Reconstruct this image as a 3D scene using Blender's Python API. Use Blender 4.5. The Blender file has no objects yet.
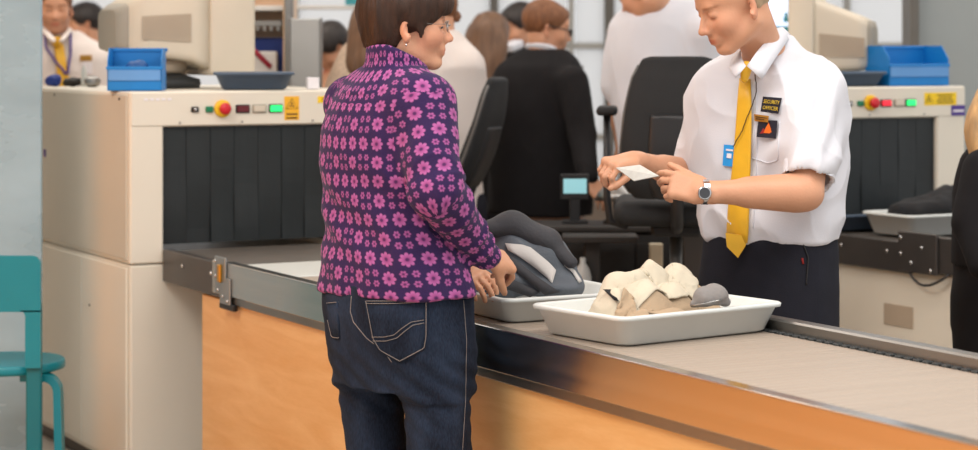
import bpy, bmesh, math, random
import numpy as np
from mathutils import Vector
from mathutils.bvhtree import BVHTree

sc = bpy.context.scene
COL = sc.collection
PI = math.pi
rng = random.Random(7)
FPX, CX, HY, CAMZ = 2142.0, 489.0, 49.0, 1.56

def P(px, py, D):
    "point of the place seen at a photograph position, at distance D from the camera"
    return np.array([(px - CX) / FPX * D, D, CAMZ - (py - HY) / FPX * D])

def nrm(v):
    v = np.asarray(v, float); return v / (np.linalg.norm(v) + 1e-12)

def rotz(a):
    c, s = math.cos(a), math.sin(a); return np.array([[c, -s, 0], [s, c, 0], [0, 0, 1.]])

def roty(a):
    c, s = math.cos(a), math.sin(a); return np.array([[c, 0, s], [0, 1, 0], [-s, 0, c]])

def rotx(a):
    c, s = math.cos(a), math.sin(a); return np.array([[1, 0, 0], [0, c, -s], [0, s, c]])

def R_(d): return math.radians(d)

# ------------------------------------------------------------------ materials
def lin(c):
    return tuple(((x / 255.) / 12.92 if x / 255. <= .04045 else (((x / 255.) + .055) / 1.055) ** 2.4) for x in c) + (1.,)

def mat(name, rgb, rough=.6, metal=0., var=.08, vscale=6., bump=0., bscale=60., spec=.5, emit=0., trans=0., sheen=0., coat=0., stretch=None, attr=None, rvar=0.):
    m = bpy.data.materials.new(name); m.use_nodes = True
    nt = m.node_tree; b = nt.nodes['Principled BSDF']; L = nt.links.new
    b.inputs['Roughness'].default_value = rough; b.inputs['Metallic'].default_value = metal
    b.inputs['Specular IOR Level'].default_value = spec
    b.inputs['Transmission Weight'].default_value = trans
    b.inputs['Sheen Weight'].default_value = sheen
    b.inputs['Coat Weight'].default_value = coat
    tc = nt.nodes.new('ShaderNodeTexCoord'); mp = nt.nodes.new('ShaderNodeMapping')
    L(tc.outputs['Object'], mp.inputs['Vector'])
    if stretch: mp.inputs['Scale'].default_value = stretch
    nz = nt.nodes.new('ShaderNodeTexNoise'); nz.inputs['Scale'].default_value = vscale; nz.inputs['Detail'].default_value = 4
    L(mp.outputs[0], nz.inputs['Vector'])
    mr = nt.nodes.new('ShaderNodeMapRange'); mr.inputs['From Min'].default_value = .25; mr.inputs['From Max'].default_value = .75
    mr.inputs['To Min'].default_value = 1 - var; mr.inputs['To Max'].default_value = 1 + var
    L(nz.outputs['Fac'], mr.inputs['Value'])
    vm = nt.nodes.new('ShaderNodeVectorMath'); vm.operation = 'SCALE'; vm.inputs[0].default_value = lin(rgb)[:3]
    L(mr.outputs[0], vm.inputs['Scale'])
    out = vm.outputs[0]
    if attr:
        at = nt.nodes.new('ShaderNodeAttribute'); at.attribute_name = attr
        mu = nt.nodes.new('ShaderNodeVectorMath'); mu.operation = 'MULTIPLY'
        L(out, mu.inputs[0]); L(at.outputs['Color'], mu.inputs[1]); out = mu.outputs[0]
    L(out, b.inputs['Base Color'])
    if emit:
        b.inputs['Emission Color'].default_value = lin(rgb); b.inputs['Emission Strength'].default_value = emit
    if rvar:
        m2 = nt.nodes.new('ShaderNodeMapRange'); m2.inputs['To Min'].default_value = rough - rvar; m2.inputs['To Max'].default_value = rough + rvar
        L(nz.outputs['Fac'], m2.inputs['Value']); L(m2.outputs[0], b.inputs['Roughness'])
    if bump:
        n2 = nt.nodes.new('ShaderNodeTexNoise'); n2.inputs['Scale'].default_value = bscale; n2.inputs['Detail'].default_value = 3
        L(mp.outputs[0], n2.inputs['Vector'])
        bp = nt.nodes.new('ShaderNodeBump'); bp.inputs['Strength'].default_value = bump; bp.inputs['Distance'].default_value = .004
        L(n2.outputs['Fac'], bp.inputs['Height']); L(bp.outputs[0], b.inputs['Normal'])
    return m

def wood_mat(name, a, b_, rough=.35):
    m = bpy.data.materials.new(name); m.use_nodes = True; nt = m.node_tree; b = nt.nodes['Principled BSDF']; L = nt.links.new
    tc = nt.nodes.new('ShaderNodeTexCoord'); mp = nt.nodes.new('ShaderNodeMapping'); mp.inputs['Scale'].default_value = (1, .8, 6)
    L(tc.outputs['Object'], mp.inputs[0])
    n1 = nt.nodes.new('ShaderNodeTexNoise'); n1.inputs['Scale'].default_value = 2.2; n1.inputs['Detail'].default_value = 6; n1.inputs['Distortion'].default_value = 1.2
    L(mp.outputs[0], n1.inputs[0])
    n2 = nt.nodes.new('ShaderNodeTexNoise'); n2.inputs['Scale'].default_value = 40; n2.inputs['Detail'].default_value = 3
    L(mp.outputs[0], n2.inputs[0])
    ad = nt.nodes.new('ShaderNodeMath'); ad.operation = 'MULTIPLY_ADD'; ad.inputs[1].default_value = .25
    L(n2.outputs['Fac'], ad.inputs[0]); L(n1.outputs['Fac'], ad.inputs[2])
    cr = nt.nodes.new('ShaderNodeValToRGB'); cr.color_ramp.elements[0].position = .4; cr.color_ramp.elements[1].position = .85
    cr.color_ramp.elements[0].color = lin(a); cr.color_ramp.elements[1].color = lin(b_)
    L(ad.outputs[0], cr.inputs[0]); L(cr.outputs[0], b.inputs['Base Color']); b.inputs['Roughness'].default_value = rough
    return m

class NX:
    def __init__(s, nt): s.nt = nt
    def m(s, op, *a):
        n = s.nt.nodes.new('ShaderNodeMath'); n.operation = op
        for i, v in enumerate(a):
            if isinstance(v, (int, float)): n.inputs[i].default_value = v
            else: s.nt.links.new(v, n.inputs[i])
        return n.outputs[0]

def fleece_mat():
    m = bpy.data.materials.new('floral_fleece'); m.use_nodes = True; nt = m.node_tree; b = nt.nodes['Principled BSDF']; L = nt.links.new
    uv = nt.nodes.new('ShaderNodeUVMap'); uv.uv_map = 'cloth'
    dn = nt.nodes.new('ShaderNodeTexNoise'); dn.inputs['Scale'].default_value = 9; L(uv.outputs[0], dn.inputs[0])
    ds = nt.nodes.new('ShaderNodeVectorMath'); ds.operation = 'SCALE'; ds.inputs['Scale'].default_value = .012; L(dn.outputs['Color'], ds.inputs[0])
    da = nt.nodes.new('ShaderNodeVectorMath'); da.operation = 'ADD'; L(uv.outputs[0], da.inputs[0]); L(ds.outputs[0], da.inputs[1])
    sp = nt.nodes.new('ShaderNodeSeparateXYZ'); L(da.outputs[0], sp.inputs[0])
    x = NX(nt); S = .0475
    u = x.m('DIVIDE', sp.outputs[0], S); v = x.m('DIVIDE', sp.outputs[1], S)
    ru = x.m('ROUND', u); rv = x.m('ROUND', v)
    qx = x.m('SUBTRACT', u, ru); qy = x.m('SUBTRACT', v, rv)
    ou = x.m('FLOORED_MODULO', ru, 2.); ov = x.m('FLOORED_MODULO', rv, 2.)
    small = x.m('MULTIPLY', ou, ov)            # the cells with four little blossoms
    def flower(ax, ay, Rr, n):
        r = x.m('SQRT', x.m('ADD', x.m('MULTIPLY', ax, ax), x.m('MULTIPLY', ay, ay)))
        th = x.m('ARCTAN2', ay, ax)
        pr = x.m('MULTIPLY_ADD', x.m('POWER', x.m('ABSOLUTE', x.m('COSINE', x.m('MULTIPLY', th, n / 2.))), .6), Rr * .34, Rr * .68)
        k = x.m('MULTIPLY', x.m('SUBTRACT', pr, r), 11.)
        k = x.m('MINIMUM', x.m('MAXIMUM', k, 0.), 1.)
        # lighter towards petal rims, dark eye
        eye = x.m('MINIMUM', x.m('MAXIMUM', x.m('MULTIPLY', x.m('SUBTRACT', r, Rr * .14), 14.), 0.), 1.)
        return k, eye, r
    kb, eb, rb = flower(qx, qy, .405, 8)
    sx = x.m('SUBTRACT', x.m('ABSOLUTE', qx), .27); sy = x.m('SUBTRACT', x.m('ABSOLUTE', qy), .27)
    ks, es, rs = flower(sx, sy, .215, 6)
    inv = x.m('SUBTRACT', 1., small)
    k = x.m('ADD', x.m('MULTIPLY', kb, inv), x.m('MULTIPLY', ks, small))
    e = x.m('ADD', x.m('MULTIPLY', eb, inv), x.m('MULTIPLY', es, small))
    r = x.m('ADD', x.m('MULTIPLY', x.m('MULTIPLY', rb, 2.2), inv), x.m('MULTIPLY', x.m('MULTIPLY', rs, 4.), small))
    pk = nt.nodes.new('ShaderNodeMix'); pk.data_type = 'RGBA'; pk.inputs[6].default_value = lin((128, 56, 112)); pk.inputs[7].default_value = lin((190, 108, 168))
    L(r, pk.inputs[0])
    ky = x.m('MULTIPLY', k, x.m('MULTIPLY_ADD', e, .75, .25))
    mx = nt.nodes.new('ShaderNodeMix'); mx.data_type = 'RGBA'; mx.inputs[6].default_value = lin((50, 33, 74)); L(pk.outputs[2], mx.inputs[7]); L(ky, mx.inputs[0])
    L(mx.outputs[2], b.inputs['Base Color']); b.inputs['Roughness'].default_value = .9; b.inputs['Sheen Weight'].default_value = .08
    b.inputs['Specular IOR Level'].default_value = .15
    n2 = nt.nodes.new('ShaderNodeTexNoise'); n2.inputs['Scale'].default_value = 160; tc = nt.nodes.new('ShaderNodeTexCoord'); L(tc.outputs['Object'], n2.inputs[0])
    bp = nt.nodes.new('ShaderNodeBump'); bp.inputs['Strength'].default_value = .4; bp.inputs['Distance'].default_value = .003
    L(n2.outputs['Fac'], bp.inputs['Height']); L(bp.outputs[0], b.inputs['Normal'])
    return m

M = {}
def mk(key, *a, **k): M[key] = mat(key, *a, **k); return M[key]

# ------------------------------------------------------------------ objects
WM = {}
def tag(o, label=None, cat=None, group=None, kind=None):
    if label: o['label'] = label
    if cat: o['category'] = cat
    if group: o['group'] = group
    if kind: o['kind'] = kind
    return o

def thing(name, label, cat, loc=(0, 0, 0), rz=0., group=None):
    o = bpy.data.objects.new(name, None); COL.objects.link(o)
    o.empty_display_size = .1; o.location = tuple(float(x) for x in loc); o.rotation_euler = (0, 0, rz)
    m = np.eye(4); m[:3, :3] = rotz(rz); m[:3, 3] = loc
    WM[o] = m
    return tag(o, label, cat, group)

def to_obj(name, V, F, m, parent=None, local=False, smooth=True, flags=None, uv=None, tint=None, mats=None, fmat=None, recalc=False):
    V = np.asarray(V, float).reshape(-1, 3)
    loc = None
    if parent is not None:
        Wm = WM[parent]
        if not local:
            V = (V - Wm[:3, 3]) @ Wm[:3, :3]
    else:
        lo, hi = V.min(0), V.max(0); loc = np.array([(lo[0] + hi[0]) / 2, (lo[1] + hi[1]) / 2, lo[2]]); V = V - loc
    me = bpy.data.meshes.new(name)
    me.from_pydata(V.tolist(), [], F.tolist() if isinstance(F, np.ndarray) else F)
    if recalc:
        bm = bmesh.new(); bm.from_mesh(me); bmesh.ops.recalc_face_normals(bm, faces=bm.faces[:]); bm.to_mesh(me); bm.free()
    n = len(me.polygons)
    if flags is not None: me.polygons.foreach_set('use_smooth', np.array(flags, bool))
    else: me.polygons.foreach_set('use_smooth', np.full(n, bool(smooth)))
    for mm in (mats or [m]): me.materials.append(mm)
    if fmat is not None: me.polygons.foreach_set('material_index', np.asarray(fmat, np.int32))
    if uv is not None:
        l = me.uv_layers.new(name='cloth'); l.data.foreach_set('uv', np.asarray(uv, np.float32).ravel())
    if tint is not None:
        a = me.color_attributes.new('tint', 'FLOAT_COLOR', 'POINT')
        c = np.ones((len(V), 4), np.float32); c[:, :3] = tint; a.data.foreach_set('color', c.ravel())
    me.update()
    o = bpy.data.objects.new(name, me); COL.objects.link(o)
    if parent is not None:
        o.parent = parent; WM[o] = WM[parent]
    else:
        o.location = tuple(loc); mt = np.eye(4); mt[:3, 3] = loc; WM[o] = mt
    return o

class MB:
    def __init__(s): s.V = []; s.F = []; s.S = []
    def add(s, V, F, sm=False):
        n = len(s.V); s.V += [tuple(map(float, v)) for v in V]; s.F += [[i + n for i in f] for f in F]
        s.S += ([sm] * len(F) if isinstance(sm, bool) else list(sm)); return s
    def box(s, c, h, R=None, ch=.003):
        c = np.asarray(c, float); h = np.asarray(h, float); R = np.eye(3) if R is None else R
        ch = min(ch, h.min() * .6)
        V = []; idx = {}
        for sx in (-1, 1):
            for sy in (-1, 1):
                for sz in (-1, 1):
                    sg = np.array([sx, sy, sz])
                    for a in range(3):
                        q = sg * (h - ch); q[a] = sg[a] * h[a]
                        idx[(sx, sy, sz, a)] = len(V); V.append(c + R @ q)
        F = []
        for a in range(3):
            b_, c_ = (a + 1) % 3, (a + 2) % 3
            for sg in (-1, 1):
                q = []
                for (u, w) in ((-1, -1), (1, -1), (1, 1), (-1, 1)):
                    t = [0, 0, 0]; t[a] = sg; t[b_] = u; t[c_] = w; q.append(idx[(t[0], t[1], t[2], a)])
                F.append(q)
        for a in range(3):
            b_, c_ = (a + 1) % 3, (a + 2) % 3
            for u in (-1, 1):
                for w in (-1, 1):
                    t0 = [0, 0, 0]; t1 = [0, 0, 0]; t0[a] = -1; t1[a] = 1
                    for t in (t0, t1): t[b_] = u; t[c_] = w
                    F.append([idx[(*t0, b_)], idx[(*t1, b_)], idx[(*t1, c_)], idx[(*t0, c_)]])
        for sx in (-1, 1):
            for sy in (-1, 1):
                for sz in (-1, 1):
                    F.append([idx[(sx, sy, sz, a)] for a in range(3)])
        return s.add(V, F)
    def b2(s, x0, x1, y0, y1, z0, z1, ch=.003):
        return s.box(((x0 + x1) / 2, (y0 + y1) / 2, (z0 + z1) / 2), (abs(x1 - x0) / 2, abs(y1 - y0) / 2, abs(z1 - z0) / 2), None, ch)
    def tube(s, pts, r, seg=12, cap=True, closed=False):
        pts = [np.asarray(p, float) for p in pts]; n = len(pts)
        r = [r] * n if isinstance(r, (int, float)) else r
        V = []; F = []; S = []
        up = None
        for i, p in enumerate(pts):
            if closed: d = nrm(pts[(i + 1) % n] - pts[i - 1])
            else: d = nrm(pts[min(i + 1, n - 1)] - pts[max(i - 1, 0)])
            if up is None: up = np.array([0, 0, 1.]) if abs(d[2]) < .9 else np.array([1., 0, 0])
            a = nrm(np.cross(d, up)); b_ = np.cross(a, d); up = b_
            for k in range(seg):
                t = 2 * PI * k / seg; V.append(p + (a * math.cos(t) + b_ * math.sin(t)) * r[i])
        for i in range(n if closed else n - 1):
            j = (i + 1) % n
            for k in range(seg):
                k2 = (k + 1) % seg; F.append([i * seg + k, i * seg + k2, j * seg + k2, j * seg + k]); S.append(True)
        if cap and not closed:
            F.append(list(range(seg))[::-1]); F.append([(n - 1) * seg + k for k in range(seg)]); S += [False, False]
        return s.add(V, F, S)
    def prism(s, poly, z0, z1, R=None, o=(0, 0, 0)):
        "polygon in local xy extruded along local z"
        R = np.eye(3) if R is None else R; o = np.asarray(o, float); n = len(poly)
        V = [o + R @ np.array([p[0], p[1], z0]) for p in poly] + [o + R @ np.array([p[0], p[1], z1]) for p in poly]
        F = [list(range(n))[::-1], list(range(n, 2 * n))] + [[i, (i + 1) % n, n + (i + 1) % n, n + i] for i in range(n)]
        return s.add(V, F)
    def lathe(s, prof, c=(0, 0, 0), seg=24, R=None):
        "profile of (radius, z)"
        R = np.eye(3) if R is None else R; c = np.asarray(c, float); V = []; F = []; n = len(prof)
        for r, z in prof:
            for k in range(seg):
                t = 2 * PI * k / seg; V.append(c + R @ np.array([r * math.cos(t), r * math.sin(t), z]))
        for i in range(n - 1):
            for k in range(seg):
                k2 = (k + 1) % seg; F.append([i * seg + k, i * seg + k2, (i + 1) * seg + k2, (i + 1) * seg + k])
        S = [True] * len(F); F.append(list(range(seg))[::-1]); F.append([(n - 1) * seg + k for k in range(seg)]); S += [False, False]
        return s.add(V, F, S)
    def quadrings(s, rings, sm=False, cap0=True, cap1=True):
        n = len(rings[0]); V = [p for r in rings for p in r]; F = []
        for i in range(len(rings) - 1):
            for k in range(n):
                k2 = (k + 1) % n; F.append([i * n + k, i * n + k2, (i + 1) * n + k2, (i + 1) * n + k])
        S = [sm] * len(F)
        if cap0: F.append(list(range(n))[::-1]); S.append(False)
        if cap1: F.append([(len(rings) - 1) * n + k for k in range(n)]); S.append(False)
        return s.add(V, F, S)
    def build(s, name, m, parent=None, local=True):
        return to_obj(name, s.V, s.F, M[m] if isinstance(m, str) else m, parent, local=local, flags=s.S, recalc=True)

def rrect(hx, hy, r, seg=5, z=0., c=(0, 0)):
    out = []
    for cx, cy, a0 in ((hx - r, hy - r, 0), (-hx + r, hy - r, 90), (-hx + r, -hy + r, 180), (hx - r, -hy + r, 270)):
        for i in range(seg + 1):
            a = R_(a0 + 90 * i / seg); out.append((c[0] + cx + r * math.cos(a), c[1] + cy + r * math.sin(a), z))
    return out

def text_mesh(s, size=1., extrude=0.):
    cu = bpy.data.curves.new('t', 'FONT'); cu.body = s; cu.size = size; cu.align_x = 'CENTER'; cu.align_y = 'CENTER'; cu.extrude = extrude
    cu.resolution_u = 2
    o = bpy.data.objects.new('t', cu); COL.objects.link(o)
    dg = bpy.context.evaluated_depsgraph_get(); me = bpy.data.meshes.new_from_object(o.evaluated_get(dg))
    V = [tuple(v.co) for v in me.vertices]; F = [list(p.vertices) for p in me.polygons]
    bpy.data.objects.remove(o); bpy.data.curves.remove(cu); bpy.data.meshes.remove(me)
    return V, F

def text_obj(name, s, w, hgt, m, parent, R, o):
    "lettering as solid geometry: local xy plane mapped by R at o, fitted to w x hgt"
    V, F = text_mesh(s, 1., .02)
    V = np.array(V); lo, hi = V.min(0), V.max(0)
    V = V - (lo + hi) / 2; V[:, 0] *= w / (hi[0] - lo[0]); V[:, 1] *= hgt / (hi[1] - lo[1]); V[:, 2] *= .03
    V = V @ np.asarray(R).T + np.asarray(o)
    return to_obj(name, V, F, M[m], parent, local=True, smooth=False)

# ------------------------------------------------------------------ distance fields
def smin(a, b, k):
    if k <= 0: return np.minimum(a, b)
    h = np.clip(.5 + .5 * (b - a) / k, 0, 1); return b + (a - b) * h - k * h * (1 - h)

def capsule(a, b, ra, rb, fl=None, fs=1.):
    a = np.asarray(a, float); b = np.asarray(b, float); ba = b - a; L2 = float(ba @ ba) + 1e-12; rm = max(ra, rb)
    if fl is not None: fl = nrm(fl)
    def fn(X, Y, Z):
        px, py, pz = X - a[0], Y - a[1], Z - a[2]
        h = np.clip((px * ba[0] + py * ba[1] + pz * ba[2]) / L2, 0, 1)
        qx, qy, qz = px - ba[0] * h, py - ba[1] * h, pz - ba[2] * h
        q2 = qx * qx + qy * qy + qz * qz
        if fl is not None:
            c = qx * fl[0] + qy * fl[1] + qz * fl[2]; q2 = q2 + c * c * (1 / fs ** 2 - 1)
            return (np.sqrt(q2) - (ra + (rb - ra) * h)) * fs
        return np.sqrt(q2) - (ra + (rb - ra) * h)
    return fn, np.minimum(a, b) - rm, np.maximum(a, b) + rm

def ellipsoid(c, r, R=None):
    c = np.asarray(c, float); r = np.asarray(r, float); R = np.eye(3) if R is None else R; rm = r.max()
    def fn(X, Y, Z):
        x, y, z = X - c[0], Y - c[1], Z - c[2]
        u = (x * R[0, 0] + y * R[1, 0] + z * R[2, 0]) / r[0]; v = (x * R[0, 1] + y * R[1, 1] + z * R[2, 1]) / r[1]; w = (x * R[0, 2] + y * R[1, 2] + z * R[2, 2]) / r[2]
        k0 = np.sqrt(u * u + v * v + w * w) + 1e-9; k1 = np.sqrt((u / r[0]) ** 2 + (v / r[1]) ** 2 + (w / r[2]) ** 2) + 1e-9
        return k0 * (k0 - 1) / k1
    return fn, c - rm, c + rm

def rbox(c, h, R=None, r=.01):
    c = np.asarray(c, float); h = np.asarray(h, float); R = np.eye(3) if R is None else R; rm = float(np.linalg.norm(h))
    def fn(X, Y, Z):
        x, y, z = X - c[0], Y - c[1], Z - c[2]; q = []
        for i in range(3): q.append(np.abs(x * R[0, i] + y * R[1, i] + z * R[2, i]) - (h[i] - r))
        o = np.sqrt(np.maximum(q[0], 0) ** 2 + np.maximum(q[1], 0) ** 2 + np.maximum(q[2], 0) ** 2)
        return o + np.minimum(np.maximum(q[0], np.maximum(q[1], q[2])), 0) - r
    return fn, c - rm, c + rm

def pchip(x, y, xs):
    x = np.asarray(x, float); y = np.asarray(y, float); h = np.diff(x); d = np.diff(y) / h; m = np.zeros_like(y)
    for i in range(1, len(x) - 1):
        m[i] = 0 if d[i - 1] * d[i] <= 0 else 2 / (1 / d[i - 1] + 1 / d[i])
    m[0] = d[0]; m[-1] = d[-1]
    i = np.clip(np.searchsorted(x, xs) - 1, 0, len(x) - 2); t = (xs - x[i]) / h[i]
    return y[i] * (2 * t ** 3 - 3 * t ** 2 + 1) + m[i] * h[i] * (t ** 3 - 2 * t ** 2 + t) + y[i + 1] * (-2 * t ** 3 + 3 * t ** 2) + m[i + 1] * h[i] * (t ** 3 - t ** 2)

def loft(st, yaw, infl=0., p=2.4, zr=None, o=None, R=None):
    """stations (z, x, y, rx, ry): horizontal sections centred (x,y); rx along the facing direction, ry across.
    With o,R the stations are in a tilted frame."""
    st = sorted(st); z = np.array([s[0] for s in st]); zs = np.linspace(z[0], z[-1], 200)
    T = [pchip(z, [s[i] for s in st], zs) for i in range(1, 5)]
    z0, z1 = zr or (z[0], z[-1]); c, s_ = math.cos(yaw), math.sin(yaw)
    def fn(X, Y, Z):
        if R is not None:
            x, y, zz = X - o[0], Y - o[1], Z - o[2]
            X, Y, Z = (x * R[0, i] + y * R[1, i] + zz * R[2, i] for i in range(3))
        t = np.broadcast_to(Z, np.broadcast(X, Y, Z).shape)
        tc = np.clip(t, z[0], z[-1])
        cx, cy, rx, ry = (np.interp(tc, zs, q) for q in T)
        x = X - cx; y = Y - cy; u = np.abs(x * c + y * s_) / (rx + infl); v = np.abs(-x * s_ + y * c) / (ry + infl)
        k0 = (u ** p + v ** p) ** (1 / p) + 1e-9
        e = np.sqrt((u / (rx + infl)) ** 2 + (v / (ry + infl)) ** 2) / (np.sqrt(u * u + v * v) + 1e-9) + 1e-9
        d = (k0 - 1) / e
        return np.maximum(d, np.maximum(t - z1, z0 - t))
    m = max(max(s[3], s[4]) for s in st) + infl + .01
    xs = [s[1] for s in st]; ys = [s[2] for s in st]
    lo = np.array([min(xs) - m, min(ys) - m, z0]); hi = np.array([max(xs) + m, max(ys) + m, z1])
    if R is not None:
        cs = np.array([[a, b, c2] for a in (lo[0], hi[0]) for b in (lo[1], hi[1]) for c2 in (lo[2], hi[2])]) @ np.asarray(R).T + np.asarray(o)
        lo, hi = cs.min(0), cs.max(0)
    return fn, lo, hi

def cutplane(prim, n, pt):
    n = nrm(n); c = float(n @ np.asarray(pt)); f0, lo, hi = prim
    return (lambda X, Y, Z: np.maximum(f0(X, Y, Z), X * n[0] + Y * n[1] + Z * n[2] - c)), lo, hi

class Field:
    def __init__(s, h): s.h = h; s.ops = []
    def add(s, prim, k=.0, op='u'): s.ops.append((prim, k, op)); return s
    def cut(s, prim, k=.0): return s.add(prim, k, 's')
    def chain(s, pts, rs, k=.0, k0=None, fl=None, fs=1.):
        for i in range(len(pts) - 1): s.add(capsule(pts[i], pts[i + 1], rs[i], rs[i + 1], fl, fs), k if (i or k0 is None) else k0)
        return s
    def mesh(s):
        h = s.h
        us = [o for o in s.ops if o[2] == 'u']
        lo = np.min([o[0][1] for o in us], 0) - 4 * h; hi = np.max([o[0][2] for o in us], 0) + 4 * h
        n = np.ceil((hi - lo) / h).astype(int) + 1
        ax = [(lo[i] + h * np.arange(n[i])).astype(np.float32) for i in range(3)]
        D = np.full(tuple(n), 1., np.float32)
        for (fn, a, b), k, op in s.ops:
            m = 3 * h + k
            i0 = np.clip(((a - m - lo) / h).astype(int), 0, n - 1); i1 = np.clip(((b + m - lo) / h).astype(int) + 2, 1, n)
            if (i1 <= i0).any(): continue
            sl = tuple(slice(i0[i], i1[i]) for i in range(3))
            X = ax[0][sl[0]][:, None, None]; Y = ax[1][sl[1]][None, :, None]; Z = ax[2][sl[2]][None, None, :]
            d = fn(X, Y, Z).astype(np.float32)
            if op == 'u': D[sl] = smin(D[sl], d, k)
            elif op == 's': D[sl] = -smin(-D[sl], d, k)
            elif op == 'i':
                E = np.full_like(D, 1.); E[sl] = -smin(-D[sl], -d, k); D = E
        return nets(D, lo, h)

def nets(D, lo, h):
    I = D < 0; n = np.array(D.shape)
    c = I[:-1, :-1, :-1].astype(np.int8)
    cnt = np.zeros(tuple(n - 1), np.int8)
    for dx in (0, 1):
        for dy in (0, 1):
            for dz in (0, 1): cnt += I[dx:n[0] - 1 + dx, dy:n[1] - 1 + dy, dz:n[2] - 1 + dz]
    act = (cnt > 0) & (cnt < 8); ids = np.argwhere(act)
    vid = np.full(tuple(n - 1), -1, np.int64); vid[act] = np.arange(len(ids))
    acc = np.zeros((len(ids), 3)); w = np.zeros(len(ids)); i, j, k = ids.T
    for a in range(3):
        for u in (0, 1):
            for v in (0, 1):
                o0 = [0, 0, 0]; o0[(a + 1) % 3] = u; o0[(a + 2) % 3] = v; o1 = list(o0); o1[a] = 1
                d0 = D[i + o0[0], j + o0[1], k + o0[2]]; d1 = D[i + o1[0], j + o1[1], k + o1[2]]
                x = (d0 < 0) != (d1 < 0); t = np.where(x, d0 / np.where(x, d0 - d1, 1), 0)
                p = np.tile(np.array(o0, float), (len(ids), 1)); p[:, a] = t
                acc[x] += p[x]; w[x] += 1
    V = (ids + acc / w[:, None]) * h + lo
    F = []
    for a in range(3):
        b_, c_ = (a + 1) % 3, (a + 2) % 3
        s0 = [slice(None)] * 3; s1 = [slice(None)] * 3; s0[a] = slice(0, -1); s1[a] = slice(1, None)
        E = np.argwhere(I[tuple(s0)] != I[tuple(s1)])
        E = E[(E[:, b_] > 0) & (E[:, c_] > 0) & (E[:, b_] < n[b_] - 1) & (E[:, c_] < n[c_] - 1)]
        sg = I[tuple(s0)][tuple(E.T)]
        def g(db, dc):
            q = E.copy(); q[:, b_] -= db; q[:, c_] -= dc; return vid[tuple(q.T)]
        q = np.stack([g(1, 1), g(0, 1), g(0, 0), g(1, 0)], 1); q[~sg] = q[~sg][:, ::-1]
        F.append(q)
    F = np.concatenate(F)
    F = F[(F >= 0).all(1)]
    return V, F

def vnormals(V, F):
    a, b, c, d = (V[F[:, i]] for i in range(4)); fn = np.cross(c - a, d - b); N = np.zeros_like(V)
    for i in range(4): np.add.at(N, F[:, i], fn)
    return N / (np.linalg.norm(N, axis=1)[:, None] + 1e-12)

def noise3(Pt, seed=0):
    Pt = np.asarray(Pt, float); i = np.floor(Pt).astype(np.int64); f = Pt - i; u = f * f * (3 - 2 * f)
    def hsh(x, y, z):
        n = (x * 374761393 + y * 668265263 + z * 2147483647 + seed * 974634777) & 0xFFFFFFFF
        n = ((n ^ (n >> 13)) * 1274126177) & 0xFFFFFFFF; n = (n ^ (n >> 16)) & 0xFFFFFFFF
        return n / 4294967295. * 2 - 1
    r = 0
    for dx in (0, 1):
        for dy in (0, 1):
            for dz in (0, 1):
                w = (u[:, 0] if dx else 1 - u[:, 0]) * (u[:, 1] if dy else 1 - u[:, 1]) * (u[:, 2] if dz else 1 - u[:, 2])
                r = r + w * hsh(i[:, 0] + dx, i[:, 1] + dy, i[:, 2] + dz)
    return r

def ridged(Q, seed=0):
    return 1 - 2.2 * np.abs(noise3(Q, seed)) ** .8

def wrinkle(V, F, amp, scale, axis=None, along=.25, seed=1, mask=None, soft=.5):
    "push the surface along its normals: folds stretched along axis"
    N = vnormals(V, F); Q = V.copy()
    if axis is not None:
        a = nrm(axis); t = (Q @ a)[:, None]; Q = Q - a * t * (1 - along)
    w = np.stack([noise3(V * scale * .6 + 9.1, seed + 5), noise3(V * scale * .6 + 3.3, seed + 6), noise3(V * scale * .6 - 5.7, seed + 7)], 1)
    Q = Q * scale + w * soft
    d = amp * (ridged(Q, seed) * .7 + .3 * noise3(Q * 2.1, seed + 1))
    if mask is not None: d = d * mask
    return V + N * d[:, None]

class Surf:
    "a surface to lay flat things on"
    def __init__(s, V, F): s.b = BVHTree.FromPolygons([tuple(v) for v in V], F.tolist() if isinstance(F, np.ndarray) else F)
    def hit(s, px, py, off=.0):
        d = nrm(P(px, py, 1.) - np.array([0, 0, CAMZ])); r = s.b.ray_cast(Vector((0, 0, CAMZ)), Vector(d))
        if r[0] is None: return None
        n = np.array(r[1]); n = n if n @ d < 0 else -n
        return np.array(r[0]) + n * off, n
    def near(s, p, off=0.):
        r = s.b.find_nearest(Vector(p)); return np.array(r[0]) + np.array(r[1]) * off, np.array(r[1])

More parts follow.
